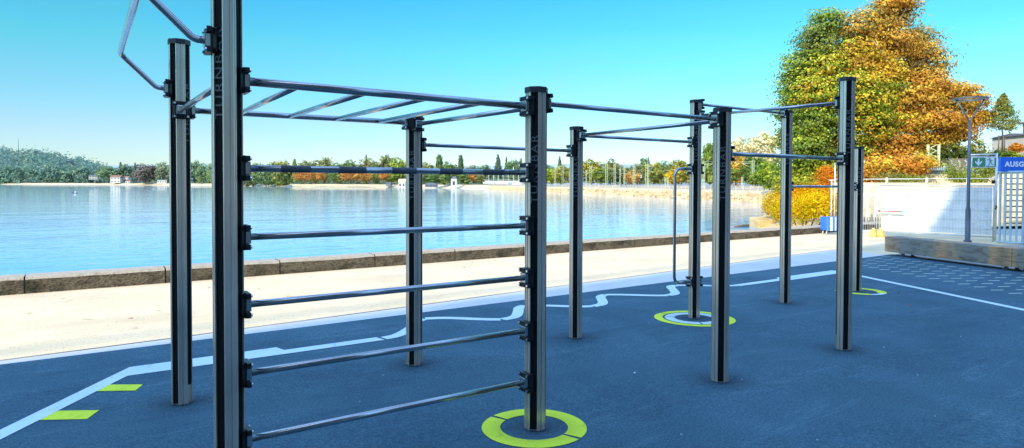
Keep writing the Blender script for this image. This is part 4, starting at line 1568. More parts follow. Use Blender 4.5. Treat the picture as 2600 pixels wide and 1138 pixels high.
    (137.21, 151.29, 1.50, 5.60, 4.58, 'dome', 'mid', 0.0, 'lower green tree between the broad dome and the raised olive tree', None, 0.00),
    (149.81, 154.89, 1.52, 6.41, 5.34, 'dome', 'olive', 0.1, 'low olive tree between the masts', None, 0.00),
    (138.34, 138.50, 1.53, 4.36, 4.12, 'dome', 'rust', 0.1, 'low reddish-brown tree at the foot of the tallest mast', None, 0.00),
    (164.70, 162.97, 1.53, 7.57, 5.14, 'dome', 'olive', 0.1, 'olive tree behind the tallest mast', None, 0.00),
    (181.26, 175.96, 1.54, 10.25, 4.04, 'column', 'green', 0.2, 'dark upright tree left of the church spire', None, 0.00),
    (147.48, 138.40, 1.55, 6.96, 6.71, 'dome', 'yolive', 0.0, 'olive-orange tree right of the church spire', None, 0.00),
    (176.30, 161.23, 1.56, 8.76, 5.84, 'dome', 'green', 0.3, 'bluish tree right of the church spire', None, 0.00),
    (142.30, 123.82, 1.56, 7.35, 6.66, 'dome', 'yolive', 0.0, 'yellow and green tree left of the post with the D-shaped handle', None, 0.00),
    (133.13, 117.92, 1.56, 4.24, 3.70, 'dome', 'yellow', 0.0, 'lower yellow tree left of the post with the D-shaped handle', None, 0.00),
    (141.41, 118.40, 1.57, 5.81, 4.47, 'dome', 'yolive', 0.0, 'yellow-olive tree behind the post with the D-shaped handle', None, 0.00),
    (121.31, 95.75, 1.57, 9.69, 4.10, 'column', 'mid', 0.0, 'tall dark green upright tree right of the D-shaped handle', None, 0.00),
    (126.81, 98.08, 1.58, 6.64, 4.81, 'dome', 'mid', 0.0, 'green tree behind the short front post where three bars meet', None, 0.00),
    (148.12, 107.89, 4.22, 10.54, 5.87, 'dome', 'pale', 0.0, 'pale beige feathery tree, the lower of the two', None, 0.00),
    (144.74, 98.12, 4.08, 10.96, 8.20, 'dome', 'pale', 0.0, 'pale cream feathery tree, the taller of the two', None, 0.00),
    (117.95, 85.96, 1.41, 7.04, 4.35, 'dome', 'rust', 0.0, 'brown and orange tree under the lower pale tree', None, 0.00),
    (107.97, 74.60, 1.28, 6.06, 4.66, 'dome', 'green', 0.0, 'dark green tree under the taller pale tree', None, 0.00),
    (104.10, 77.19, 1.42, 3.57, 3.42, 'dome', 'mid', 0.0, 'low green tree right of the short front post where three bars meet', None, 0.00),
    (74.24, 47.84, 0.84, 3.81, 3.34, 'dome', 'lime', 0.0, 'bright yellow-green tree at the end of the embankment', None, 0.00),
    (86.93, 58.59, 1.20, 2.48, 2.73, 'dome', 'mid', 0.0, 'green tree at the end of the embankment, left of the brightest one', None, 0.00),
    (67.29, 26.01, 3.10, 2.31, 2.16, 'dome', 'yellow', 0.0, 'yellow tree on the terrace behind the lattice mast', None, 0.00),
    (66.96, 23.83, 3.05, 2.72, 2.46, 'dome', 'yolive', 0.0, 'olive-yellow tree on the terrace left of the lamp pole', None, 0.00),
    (66.50, 21.73, 2.83, 2.88, 2.38, 'dome', 'yolive', 0.0, 'olive-yellow tree on the terrace right of the lamp pole', None, 0.00),
    (59.57, 23.96, 2.42, 1.57, 1.74, 'dome', 'orange', 0.0, 'orange tree on the terrace at the foot of the huge chestnut', None, 0.00),
    (65.64, 19.90, 2.79, 2.02, 1.74, 'bush', 'mid', 0.0, 'green bush under the young staked tree', None, 0.00),
    (64.53, 18.24, 3.08, 1.41, 1.68, 'bush', 'lime', 0.0, 'low yellow-green bush above the blue board', None, 0.00),
    (66.05, 18.42, 4.31, 0.99, 1.23, 'bush', 'orange', 0.0, 'orange-red bush beside the pale building', None, 0.00),
]
for t in TREES: tree(*t)


# the big autumn trees at the right
def big_tree(name, label, lobes, trunk, limbs, seed, size=.26, dens=1.0):
    root = empty(name, trunk[0])
    tag(root, label, 'tree')
    o = Vector(trunk[0])
    L = Leaves(seed)
    for (x, y, z, rx, ry, rz, kinds) in lobes:
        pal = []
        for k in kinds.split('+'): pal += PAL[k]
        vol = (rx * ry * rz) ** (1 / 3)
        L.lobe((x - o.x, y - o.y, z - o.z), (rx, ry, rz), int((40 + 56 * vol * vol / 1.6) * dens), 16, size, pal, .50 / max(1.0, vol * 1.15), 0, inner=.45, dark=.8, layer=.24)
    link_mesh('crown', L.mesh('crown'), root)
    mb = MB().mat(M_bark)
    mb.tube([Vector(p) - o for p in trunk], .3, seg=10, radii=[.45 - .3 * i / (len(trunk) - 1) for i in range(len(trunk))])
    mb.build('trunk', parent=root)
    for lm in limbs:
        mb = MB().mat(M_barkpale)
        mb.tube([Vector(p) - o for p in lm], .1, seg=7, radii=[.15 - .11 * i / (len(lm) - 1) for i in range(len(lm))])
        mb.build('limb', parent=root)
    return root


big_tree('chestnut_tree', 'huge autumn chestnut with rust orange crown rising above the white banner fence',
         [(49.90, 23.21, 13.80, 1.93, 1.93, 1.49, 'rust+olive'), (52.75, 22.51, 15.16, 1.52, 1.52, 1.39, 'rust+olive'), (52.09, 21.74, 15.61, 1.12, 1.12, 0.81, 'rust'), (51.45, 22.17, 12.56, 2.05, 2.05, 1.55, 'rust'), (48.76, 22.77, 11.12, 1.52, 1.52, 1.40, 'yellow+rust'), (55.54, 21.84, 12.95, 1.42, 1.42, 1.36, 'rust+olive'), (55.12, 20.92, 11.37, 1.52, 1.52, 1.46, 'rust+olive'), (54.47, 22.56, 10.59, 1.29, 1.29, 0.97, 'rust'), (53.90, 20.53, 9.47, 1.61, 1.61, 1.06, 'rust'), (51.93, 20.65, 7.93, 1.83, 1.83, 1.10, 'rust'), (54.55, 20.10, 8.69, 1.37, 1.37, 0.68, 'rust'), (57.10, 19.60, 9.06, 1.14, 1.14, 0.51, 'rust'), (57.88, 19.07, 8.21, 1.08, 1.08, 0.63, 'rust'), (55.58, 19.41, 7.76, 1.43, 1.43, 0.56, 'rust+olive'), (58.54, 18.63, 7.04, 0.70, 0.70, 0.57, 'rust'), (53.32, 19.72, 6.42, 2.01, 2.01, 0.79, 'orange+rust'), (56.22, 18.98, 6.37, 1.37, 1.37, 0.81, 'rust+orange'), (50.48, 20.41, 6.16, 1.31, 1.31, 0.89, 'orange+yellow'), (55.71, 19.32, 5.44, 1.24, 1.24, 0.50, 'rust'), (49.99, 20.75, 4.52, 1.49, 1.49, 1.07, 'orange+rust'), (53.90, 20.53, 4.96, 1.61, 1.61, 0.68, 'rust+yellow'), (48.09, 20.82, 2.99, 1.40, 1.40, 1.17, 'orange'), (49.42, 19.92, 3.15, 1.34, 1.34, 0.99, 'orange+yellow'), (48.25, 21.91, 4.36, 1.01, 1.01, 0.89, 'orange+olive'), (50.23, 21.79, 8.69, 1.34, 1.34, 1.40, 'yellow+lime'), (50.66, 21.50, 6.86, 1.22, 1.22, 1.10, 'yellow+rust'), (50.16, 21.84, 9.91, 1.22, 1.22, 0.91, 'yellow+rust'), (51.83, 23.12, 12.46, 1.27, 1.27, 1.27, 'rust+olive'), (42.07, 18.22, 2.43, 1.19, 1.19, 0.77, 'orange+yellow'), (43.36, 17.36, 2.70, 1.19, 1.19, 0.67, 'orange'), (41.43, 18.65, 1.91, 0.77, 0.77, 0.62, 'orange+rust'), (44.86, 16.96, 2.97, 0.78, 0.78, 0.47, 'orange+yellow'), (47.41, 20.07, 1.91, 1.71, 1.71, 0.40, 'orange')],
         [(50.93, 22.52, 1.07), (51.06, 22.43, 2.93), (51.89, 22.48, 5.15), (52.88, 22.42, 7.72), (53.15, 22.24, 9.93), (52.75, 22.51, 12.47)], [[(52.88, 22.42, 7.08), (52.35, 21.57, 8.68), (50.16, 21.84, 9.91), (49.89, 21.41, 11.03), (48.71, 21.84, 12.31)], [(51.89, 22.48, 5.15), (52.87, 21.22, 6.05), (53.87, 19.95, 6.93), (54.83, 18.71, 7.18)], [(53.15, 22.24, 9.93), (53.92, 21.12, 11.11), (54.55, 20.10, 11.64)], [(52.88, 22.42, 7.72), (49.02, 22.60, 6.55), (47.51, 23.01, 7.10)], [(52.75, 22.51, 12.47), (52.09, 21.74, 14.12), (51.76, 21.00, 14.99)], [(52.88, 22.42, 7.72), (54.16, 20.36, 8.69), (55.96, 19.15, 8.39)], [(51.71, 22.60, 4.20), (52.59, 20.81, 5.08), (54.08, 19.21, 5.66)]], 21, size=.24, dens=1.7)
big_tree('maple_tree', 'broad yellow-green tree forming the left side of the big autumn foliage above the water',
         [(47.58, 24.77, 14.04, 1.06, 1.06, 1.24, 'mid+lime'), (46.93, 25.20, 12.55, 1.37, 1.37, 1.37, 'mid+olive'), (45.90, 25.89, 10.83, 1.30, 1.30, 1.12, 'mid+lime'), (46.49, 24.29, 10.35, 1.52, 1.52, 1.40, 'lime+yellow'), (45.59, 26.09, 9.28, 1.12, 1.12, 1.37, 'lime+mid'), (44.91, 24.14, 8.23, 1.55, 1.55, 1.37, 'lime+yellow'), (46.40, 23.15, 8.38, 1.49, 1.49, 1.31, 'lime'), (45.38, 26.23, 7.26, 0.99, 0.99, 1.24, 'lime+mid'), (44.79, 24.23, 6.14, 1.55, 1.55, 1.31, 'lime+mid'), (47.09, 26.29, 8.01, 1.58, 1.58, 1.58, 'mid+lime'), (49.64, 25.79, 3.62, 1.61, 1.61, 1.42, 'mid'), (47.36, 26.12, 5.16, 1.58, 1.58, 1.39, 'mid+lime'), (46.51, 21.87, 8.83, 1.28, 1.28, 0.93, 'lime+yellow'), (46.87, 21.63, 7.51, 1.34, 1.34, 1.17, 'yellow+lime'), (47.50, 23.61, 6.55, 1.40, 1.40, 1.22, 'mid+lime'), (47.36, 21.30, 5.77, 1.34, 1.34, 1.28, 'yellow+lime'), (47.76, 22.24, 3.77, 1.07, 1.07, 1.07, 'lime+mid'), (45.51, 26.15, 5.24, 1.06, 1.06, 1.24, 'mid+lime'), (44.79, 24.23, 4.20, 1.61, 1.61, 1.19, 'mid+lime'), (48.22, 24.33, 4.48, 1.37, 1.37, 1.24, 'mid+orange'), (45.64, 26.06, 3.23, 1.24, 1.24, 1.12, 'mid+lime'), (45.03, 24.06, 2.56, 1.49, 1.49, 1.07, 'lime'), (44.34, 25.73, 1.97, 1.16, 1.16, 0.79, 'mid+lime'), (47.25, 23.78, 2.59, 1.22, 1.22, 0.97, 'yellow+fire'), (43.36, 23.98, 1.66, 1.28, 1.28, 0.53, 'lime+yellow'), (50.16, 21.84, 10.36, 0.79, 0.79, 0.79, 'yellow'), (49.00, 23.82, 11.62, 1.37, 1.37, 1.37, 'lime+olive'), (48.63, 21.66, 8.09, 1.19, 1.19, 1.49, 'lime+yellow'), (48.75, 21.57, 6.45, 1.19, 1.19, 1.19, 'lime')],
         [(48.45, 24.78, 0.43), (48.40, 24.82, 2.94), (47.58, 24.77, 5.41), (47.45, 24.85, 7.89), (47.32, 24.94, 10.68)], [[(47.84, 24.59, 3.54), (46.20, 25.08, 5.06), (44.84, 25.39, 6.54)], [(47.58, 24.77, 5.41), (48.50, 23.55, 6.91), (48.89, 22.68, 7.77)], [(47.45, 24.85, 7.89), (45.69, 25.43, 9.05)], [(47.45, 24.85, 7.89), (47.73, 24.06, 10.29), (47.35, 24.31, 13.05)]], 22, size=.24, dens=1.7)


def shrub(label, lobes, seed, size=.10, name='shrub', group=None, dens=1.0):
    x0_, y0_, z0_ = lobes[0][:3]
    root = empty(name, (x0_, y0_, z0_ - lobes[0][5]))
    tag(root, label, 'shrub', group)
    o = Vector(root.location)
    L = Leaves(seed)
    for (x, y, z, rx, ry, rz, kinds) in lobes:
        pal = []
        for k in kinds.split('+'): pal += PAL[k]
        L.lobe((x - o.x, y - o.y, z - o.z), (rx, ry, rz), int(60 * dens), 12, size, pal, .3, 0, inner=.35, dark=.5)
    link_mesh('foliage', L.mesh('foliage'), root)
    for (x, y, z, rx, ry, rz, kinds) in lobes:
        mb = MB().mat(M_bark)
        p = Vector((x, y, z)) - o
        mb.tube([Vector((p.x * .5, p.y * .5, -0.2)), Vector((p.x * .8, p.y * .8, p.z * .5)), p + Vector((0, 0, rz * .5))], .03, seg=5)
        mb.build('stem', parent=root)
    return root


shrub('vivid yellow bush on the bank behind the end of the quay wall', [(24.67, 12.42, 0.46, 0.50, 0.50, 0.50, 'bright'), (26.02, 13.93, 0.43, 0.65, 0.65, 0.79, 'bright'), (24.27, 11.48, 0.63, 0.65, 0.65, 0.65, 'bright'), (25.72, 11.72, 0.59, 0.57, 0.57, 0.84, 'bright+yellow'), (26.76, 13.43, 0.79, 0.72, 0.72, 0.61, 'bright'), (26.58, 14.75, 0.39, 0.41, 0.41, 0.52, 'bright+yellow')], 41, size=0.09, dens=3.0)
shrub('flame orange bush growing above the vivid yellow one', [(28.89, 14.41, 1.03, 0.65, 0.65, 0.50, 'fire'), (28.79, 15.08, 1.06, 0.47, 0.47, 0.43, 'fire+bright'), (29.53, 13.98, 1.42, 0.50, 0.50, 0.65, 'fire+orange'), (30.25, 14.70, 2.01, 0.36, 0.36, 0.48, 'fire+orange')], 42, size=0.10, dens=2.4)
shrub('dry golden bush at the water edge left of the vivid yellow bush', [(29.98, 17.29, 0.67, 0.55, 0.55, 0.51, 'yellow+bright'), (31.52, 18.67, 0.28, 0.40, 0.40, 0.45, 'yellow'), (32.00, 18.34, 1.18, 0.36, 0.36, 0.40, 'yellow+lime')], 43, size=0.10, dens=2.0)
shrub('green creeper spilling over the terrace wall above the bare fence', [(39.26, 15.89, 1.93, 0.94, 0.94, 0.33, 'mid+olive'), (40.24, 15.23, 1.84, 1.04, 1.04, 0.24, 'mid+lime')], 44, size=0.10, dens=1.6)
shrub('yellow-green bush in front of the terrace wall, left of the lamp pole', [(40.14, 12.90, 2.32, 0.54, 0.54, 0.58, 'lime'), (40.51, 12.65, 1.92, 0.49, 0.49, 0.31, 'lime+mid')], 45, size=0.10, dens=1.6)
shrub('green bush below the exit sign, right of the lamp pole', [(39.02, 11.24, 2.18, 0.72, 0.72, 0.55, 'mid+lime'), (39.46, 10.95, 2.39, 0.51, 0.51, 0.55, 'mid'), (38.76, 11.42, 1.86, 0.42, 0.42, 0.21, 'lime')], 46, size=0.10, dens=1.6)

# ------------------------------------------------------------------ wooded hill across the lake
mb = MB()
HP = [[(-206.74, 1157.56, 1.00), (-223.72, 1253.15, 18.37), (-243.12, 1362.40, 35.74), (-262.53, 1471.64, 47.15), (-281.93, 1580.89, 50.63), (-364.41, 2045.19, 40.70)],
      [(-162.86, 1128.20, 1.00), (-176.23, 1221.37, 19.42), (-191.51, 1327.86, 37.83), (-206.78, 1434.34, 49.93), (-222.06, 1540.82, 53.62), (-286.99, 1993.38, 43.09)],
      [(-118.99, 1098.84, 1.00), (-128.75, 1189.60, 18.52), (-139.89, 1293.32, 36.03), (-151.04, 1397.04, 47.54), (-162.19, 1500.76, 51.04), (-209.56, 1941.57, 41.04)],
      [(-92.67, 1081.23, 1.00), (-100.26, 1170.53, 18.07), (-108.93, 1272.59, 35.14), (-117.60, 1374.65, 46.36), (-126.27, 1476.72, 49.78), (-163.11, 1910.48, 40.02)],
      [(-75.12, 1069.48, 1.00), (-81.26, 1157.82, 16.64), (-88.28, 1258.78, 32.28), (-95.30, 1359.73, 42.56), (-102.32, 1460.69, 45.69), (-132.14, 1889.76, 36.75)],
      [(-57.57, 1057.74, 1.00), (-62.27, 1145.11, 17.64), (-67.63, 1244.96, 34.29), (-73.00, 1344.81, 45.22), (-78.37, 1444.66, 48.55), (-101.17, 1869.03, 39.04)],
      [(-44.41, 1048.93, 1.00), (-48.02, 1135.58, 16.20), (-52.15, 1234.60, 31.41), (-56.28, 1333.62, 41.40), (-60.41, 1432.64, 44.44), (-77.95, 1853.49, 35.75)],
      [(-26.86, 1037.19, 1.00), (-29.03, 1122.86, 13.80), (-31.50, 1220.78, 26.60), (-33.98, 1318.70, 35.01), (-36.46, 1416.62, 37.57), (-46.98, 1832.77, 30.26)],
      [(-9.31, 1025.44, 1.00), (-10.03, 1110.15, 11.88), (-10.86, 1206.97, 22.76), (-11.68, 1303.78, 29.91), (-12.51, 1400.59, 32.09), (-16.01, 1812.04, 25.87)],
      [(3.85, 1016.64, 1.00), (4.21, 1100.62, 10.44), (4.63, 1196.60, 19.88), (5.04, 1292.59, 26.09), (5.45, 1388.57, 27.98), (7.21, 1796.50, 22.58)],
      [(19.20, 1006.36, 1.00), (20.83, 1089.50, 7.55), (22.69, 1184.52, 14.09), (24.55, 1279.53, 18.40), (26.41, 1374.55, 19.70), (34.31, 1778.37, 15.96)],
      [(38.95, 993.15, 1.00), (42.20, 1075.20, 4.66), (45.92, 1168.97, 8.32), (49.63, 1262.74, 10.72), (53.35, 1356.52, 11.45), (69.15, 1755.05, 9.36)],
      [(65.27, 975.53, 1.00), (70.69, 1056.13, 0.81), (76.88, 1148.25, 0.61), (83.08, 1240.36, 0.49), (89.27, 1332.48, 0.45), (115.60, 1723.97, 0.56)]]
vs = [[mb.bm.verts.new(p) for p in row] for row in HP]
for i in range(len(vs) - 1):
    for j in range(len(vs[0]) - 1): mb.face([vs[i][j], vs[i + 1][j], vs[i + 1][j + 1], vs[i][j + 1]], True)
o = mb.build('wooded_hill', M_hill); o['kind'] = 'structure'
L = Leaves(33)
r = L.r
for i in range(len(HP) - 1):
    for j in range(len(HP[0]) - 1):
        for _ in range(9):
            a, b = r.random(), r.random()
            p = [Vector(HP[i][j]) * (1 - a) * (1 - b) + Vector(HP[i + 1][j]) * a * (1 - b) + Vector(HP[i][j + 1]) * (1 - a) * b + Vector(HP[i + 1][j + 1]) * a * b][0]
            s = r.uniform(7, 15)
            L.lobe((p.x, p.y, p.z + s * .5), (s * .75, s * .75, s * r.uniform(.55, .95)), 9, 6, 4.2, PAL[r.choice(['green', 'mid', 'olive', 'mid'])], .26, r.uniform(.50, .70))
o = link_mesh('hill_woodland', L.mesh('hill_woodland'))
tag(o, 'hazy blue-green woodland covering the hill across the lake', 'woodland', kind='stuff')
L = Leaves(34)
r = L.r
for (x, y, z) in [(-119.83, 1106.62, -0.77), (-115.85, 1103.96, -0.76), (-111.88, 1101.30, -0.74), (-107.90, 1098.64, -0.73), (-103.92, 1095.98, -0.71), (-99.95, 1093.31, -0.70), (-95.97, 1090.65, -0.68), (-91.99, 1087.99, -0.67), (-88.02, 1085.33, -0.66), (-84.04, 1082.67, -0.64), (-80.07, 1080.01, -0.63), (-76.09, 1077.35, -0.61), (-72.11, 1074.69, -0.60), (-68.14, 1072.03, -0.58), (-64.16, 1069.37, -0.57), (-60.18, 1066.71, -0.56), (-56.21, 1064.04, -0.54), (-52.23, 1061.38, -0.53), (-48.25, 1058.72, -0.51), (-44.28, 1056.06, -0.50), (-40.30, 1053.40, -0.48), (-36.33, 1050.74, -0.47), (-32.35, 1048.08, -0.45), (-28.37, 1045.42, -0.44), (-24.40, 1042.76, -0.43), (-20.42, 1040.10, -0.41), (-16.44, 1037.43, -0.40), (-12.47, 1034.77, -0.38), (-8.49, 1032.11, -0.37), (-4.51, 1029.45, -0.35), (-0.54, 1026.79, -0.34), (3.44, 1024.13, -0.33), (-119.26, 1120.68, -0.79), (-113.44, 1116.78, -0.77), (-107.61, 1112.88, -0.75), (-101.79, 1108.99, -0.73), (-95.96, 1105.09, -0.71), (-90.14, 1101.19, -0.69), (-84.32, 1097.29, -0.67), (-78.49, 1093.40, -0.65), (-72.67, 1089.50, -0.63), (-66.84, 1085.60, -0.61), (-61.02, 1081.70, -0.58), (-55.20, 1077.81, -0.56), (-49.37, 1073.91, -0.54), (-43.55, 1070.01, -0.52), (-37.72, 1066.11, -0.50), (-31.90, 1062.22, -0.48), (-26.07, 1058.32, -0.46), (-20.25, 1054.42, -0.44), (-14.43, 1050.52, -0.42), (-8.60, 1046.63, -0.39), (-2.78, 1042.73, -0.37), (3.05, 1038.83, -0.35)]:
    s = r.uniform(8, 12)
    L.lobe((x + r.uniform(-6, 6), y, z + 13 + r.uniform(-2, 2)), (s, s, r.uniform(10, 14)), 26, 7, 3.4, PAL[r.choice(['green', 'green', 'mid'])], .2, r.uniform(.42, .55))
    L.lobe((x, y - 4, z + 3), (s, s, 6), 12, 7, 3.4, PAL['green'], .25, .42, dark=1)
o = link_mesh('shore_woodland', L.mesh('shore_woodland'))
tag(o, 'dark dense woodland reaching down to the water at the left', 'woodland', kind='stuff')
L = Leaves(35)
r = L.r
for (x, y, z, s) in [(94.34, 565.31, 1.20, 6.56), (101.21, 561.45, 1.20, 6.31), (108.33, 560.25, 1.20, 6.83), (116.46, 560.57, 1.20, 5.50), (120.61, 549.44, 1.20, 5.74), (126.69, 546.16, 1.20, 6.09), (132.47, 539.83, 1.20, 6.66), (141.95, 545.35, 1.20, 6.60), (148.46, 539.24, 1.20, 5.64), (152.22, 527.87, 1.20, 5.68), (159.65, 529.16, 1.20, 6.45), (167.23, 527.38, 1.20, 5.79), (170.29, 514.24, 1.20, 5.56), (178.37, 517.28, 1.20, 5.98), (182.55, 507.35, 1.20, 6.14), (188.50, 502.09, 1.20, 6.19), (198.34, 506.72, 1.20, 5.47), (201.47, 496.46, 1.20, 6.08), (209.05, 495.32, 1.20, 5.51), (216.12, 494.56, 1.20, 5.55), (219.77, 485.86, 1.20, 6.14), (226.22, 481.79, 1.20, 6.00), (231.77, 476.25, 1.20, 6.68), (237.26, 468.80, 1.20, 5.66), (246.33, 471.15, 1.20, 6.86), (252.95, 465.40, 1.20, 6.49), (258.57, 458.87, 1.20, 6.19), (264.09, 453.04, 1.20, 5.37), (269.68, 449.40, 1.20, 6.29), (276.63, 445.82, 1.20, 5.94), (183.54, 292.31, 1.20, 3.92), (186.43, 287.65, 1.20, 3.96), (187.52, 280.32, 1.20, 3.37), (191.83, 279.28, 1.20, 4.22), (198.84, 280.16, 1.20, 3.51), (200.50, 274.95, 1.20, 4.04), (205.60, 273.39, 1.20, 4.11), (211.60, 272.81, 1.20, 4.24), (217.97, 272.27, 1.20, 3.38), (221.57, 269.93, 1.20, 3.54), (220.12, 261.22, 1.20, 4.27), (228.35, 262.73, 1.20, 3.30), (233.16, 261.93, 1.20, 3.87), (236.22, 258.07, 1.20, 3.66), (234.88, 249.93, 1.20, 3.99), (168.07, 179.53, 1.20, 2.78), (177.82, 184.92, 1.20, 2.82), (172.71, 174.59, 1.20, 2.86), (177.00, 174.04, 1.20, 3.07), (181.84, 173.58, 1.20, 2.53), (182.08, 169.59, 1.20, 2.89), (187.99, 170.35, 1.20, 2.38), (187.10, 165.68, 1.20, 2.95), (191.13, 164.57, 1.20, 3.06), (194.08, 162.32, 1.20, 2.61), (200.03, 163.26, 1.20, 3.08), (208.18, 165.12, 1.20, 2.92), (206.64, 159.39, 1.20, 3.02), (208.57, 156.37, 1.20, 2.54), (211.89, 155.14, 1.20, 2.38), (213.66, 152.98, 1.20, 2.93), (216.80, 151.03, 1.20, 3.08), (224.96, 152.33, 1.20, 2.92), (223.85, 147.44, 1.20, 2.49)]:
    k = PAL[r.choice(['green', 'mid', 'olive', 'olive'])]
    L.lobe((x, y, z + s * .9), (s * 1.1, s * 1.1, s * r.uniform(.8, 1.1)), 26, 8, s * .22, k, .2, r.uniform(.12, .28))
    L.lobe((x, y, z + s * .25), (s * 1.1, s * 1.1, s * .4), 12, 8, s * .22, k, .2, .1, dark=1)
o = link_mesh('background_woodland', L.mesh('background_woodland'))
tag(o, 'continuous band of hazy mixed woodland behind the far shore and the railway', 'woodland', kind='stuff')
# faint ridge behind everything
mb = MB()
RG = [(-1087.50, 3852.67, 62.22), (-148.12, 3224.04, 68.84), (39.75, 3098.31, 71.13), (160.53, 3017.49, 76.41), (281.30, 2936.66, 73.62), (415.50, 2846.86, 80.56), (576.54, 2739.09, 74.68), (791.25, 2595.41, 69.00), (992.54, 2460.70, 74.57), (1193.84, 2325.99, 68.84), (1395.13, 2191.29, 77.64), (1569.59, 2074.54, 81.50), (1703.78, 1984.74, 86.83), (1811.14, 1912.89, 83.99), (1972.18, 1805.13, 79.72), (2133.21, 1697.36, 73.84), (2401.61, 1517.75, 78.04), (2938.39, 1158.54, 76.75), (3743.57, 619.71, 71.58)]
lo = [mb.bm.verts.new((p[0], p[1], -5)) for p in RG]; hi = [mb.bm.verts.new(p) for p in RG]
for i in range(len(RG) - 1): mb.face([lo[i], lo[i + 1], hi[i + 1], hi[i]])
o = mb.build('distant_ridge', M_ridge, recalc=False); o['kind'] = 'structure'


# ------------------------------------------------------------------ houses and other small buildings
def house(name, loc, w, d, h, rh, label, cat='house', roof=M_roofred, wall=M_wallwhite, rz=0.0, hip=False, nwin=3, storeys=2, group=None):
    root = empty(name, loc, rz)
    tag(root, label, cat, group)
    mb = MB().mat(wall)
    mb.box((0, 0, h / 2), (w, d, h))
    mb.build('wall', parent=root)
    mb = MB().mat(roof)
    e = .06 * w
    k = w * .25 if hip else 0
    a = [mb.bm.verts.new(p) for p in ((-w / 2 - e, -d / 2 - e, h + .02), (w / 2 + e, -d / 2 - e, h + .02), (w / 2 + e, d / 2 + e, h + .02), (-w / 2 - e, d / 2 + e, h + .02))]
    b = [mb.bm.verts.new(p) for p in ((-w / 2 + k - (0 if hip else e), 0, h + rh), (w / 2 - k + (0 if hip else e), 0, h + rh))]
    mb.face([a[0], a[1], b[1], b[0]]); mb.face([a[2], a[3], b[0], b[1]]); mb.face([a[1], a[2], b[1]]); mb.face([a[3], a[0], b[0]]); mb.face(a[::-1])
    mb.build('roof', parent=root)
    for s in range(storeys):
        for i in range(nwin):
            mb = MB().mat(M_window)
            mb.box((-w / 2 + w * (i + .5) / nwin, -d / 2 - .04, h * (s + .55) / storeys), (w * .42 / nwin, .08, h * .4 / storeys))
            mb.build('window', parent=root)
    return root


HROT = math.atan2(SIDE.y, SIDE.x)
house('house', (33.24, 900.70, 1.64), 11.48, 8.00, 6.69, 2.39, 'white villa with a brown tiled roof on the left shore', rz=HROT)
house('house', (43.06, 900.15, 5.53), 7.70, 7.00, 2.89, 1.44, 'smaller white house up behind the right side of the white villa', rz=HROT)
house('house', (44.69, 883.42, -0.21), 5.68, 6.00, 3.79, 1.42, 'small cream boathouse at the water right of the white villa', rz=HROT, nwin=2, storeys=1)
house('house', (12.31, 986.91, 5.69), 11.34, 9.00, 4.64, 1.55, 'pale blue-roofed house at the foot of the wooded hill', rz=HROT, roof=M_slate, wall=M_conc)
house('house', (-79.32, 1324.98, 44.69), 7.90, 9.00, 4.61, 1.97, 'white house standing near the top of the wooded hill', rz=HROT)
house('house', (74.73, 815.18, 0.89), 10.76, 8.00, 4.04, 0.90, 'long low white building under the pale olive tree', rz=HROT, roof=M_slate, nwin=4, storeys=1)
house('boathouse', (180.76, 402.50, -1.64), 4.62, 5.00, 4.35, 2.18, 'cream boathouse with a steep gable beside the short back post', rz=HROT, roof=M_shorewall, nwin=2, storeys=1)
house('hut', (178.63, 420.78, -0.09), 3.37, 5.00, 2.25, 0.56, 'small dark hut at the end of the pale shore wall', rz=HROT, wall=M_slate, roof=M_slate, nwin=0, storeys=0)
house('pier_house', (160.23, 317.57, -0.34), 6.19, 6.00, 1.33, 1.11, 'low dark pier house left of the white lake tower', rz=HROT, wall=M_slate, roof=M_slate, hip=True, nwin=3, storeys=1)
house('lake_tower', (164.93, 299.99, -0.88), 2.99, 4.00, 5.13, 1.28, 'white square lake tower standing in the water', rz=HROT, roof=M_slate, hip=True, nwin=1, storeys=1)
house('harbour_building', (191.24, 265.54, 3.02), 9.02, 9.00, 1.43, 0.82, 'long grey harbour building behind the front post', rz=HROT, roof=M_slate, wall=M_conc, nwin=6, storeys=1)
house('house', (166.68, 173.68, 3.31), 4.47, 8.00, 1.49, 0.75, 'white house with reddish roof among the trees behind the masts', rz=HROT, nwin=4)
house('house', (160.64, 159.67, 3.77), 3.07, 7.00, 1.12, 0.70, 'small red-roofed house right of the tallest mast', rz=HROT, nwin=3, storeys=1)
mb = MB().mat(M_shorewall)
mb.prism([(125.19, 470.98), (179.50, 425.00), (180.69, 427.82), (126.00, 474.04)], -.6, 1.0)
o = mb.build('shore_wall')
tag(o, 'long pale stone wall along the water below the orange trees', 'wall')

# radio mast on the hill
mb = MB().mat(M_lamp)
mb.tube([(0, 0, 0), (0, 0, 34)], .5, seg=6, radii=[.7, .15])
mb.box((0, 0, 12), (3, .3, .3)); mb.box((0, 0, 20), (2, .3, .3))
o = mb.build('radio_mast', loc=(-90.84, 1356.75, 44.13))
tag(o, 'thin radio mast standing on the wooded hill', 'mast')

# church spire behind the trees
mb = MB().mat(M_slate)
mb.prism([(-.8, -.8), (.8, -.8), (.8, .8), (-.8, .8)], 0, 4.6)
mb.prism([(-.8, -.8), (.8, -.8), (.8, .8), (-.8, .8)], 4.6, 9.6, top=[(-.08, -.08), (.08, -.08), (.08, .08), (-.08, .08)])
o = mb.build('church_spire', loc=(241.32, 232.03, 6.48))
tag(o, 'dark pointed church spire above the trees behind the railway', 'spire')


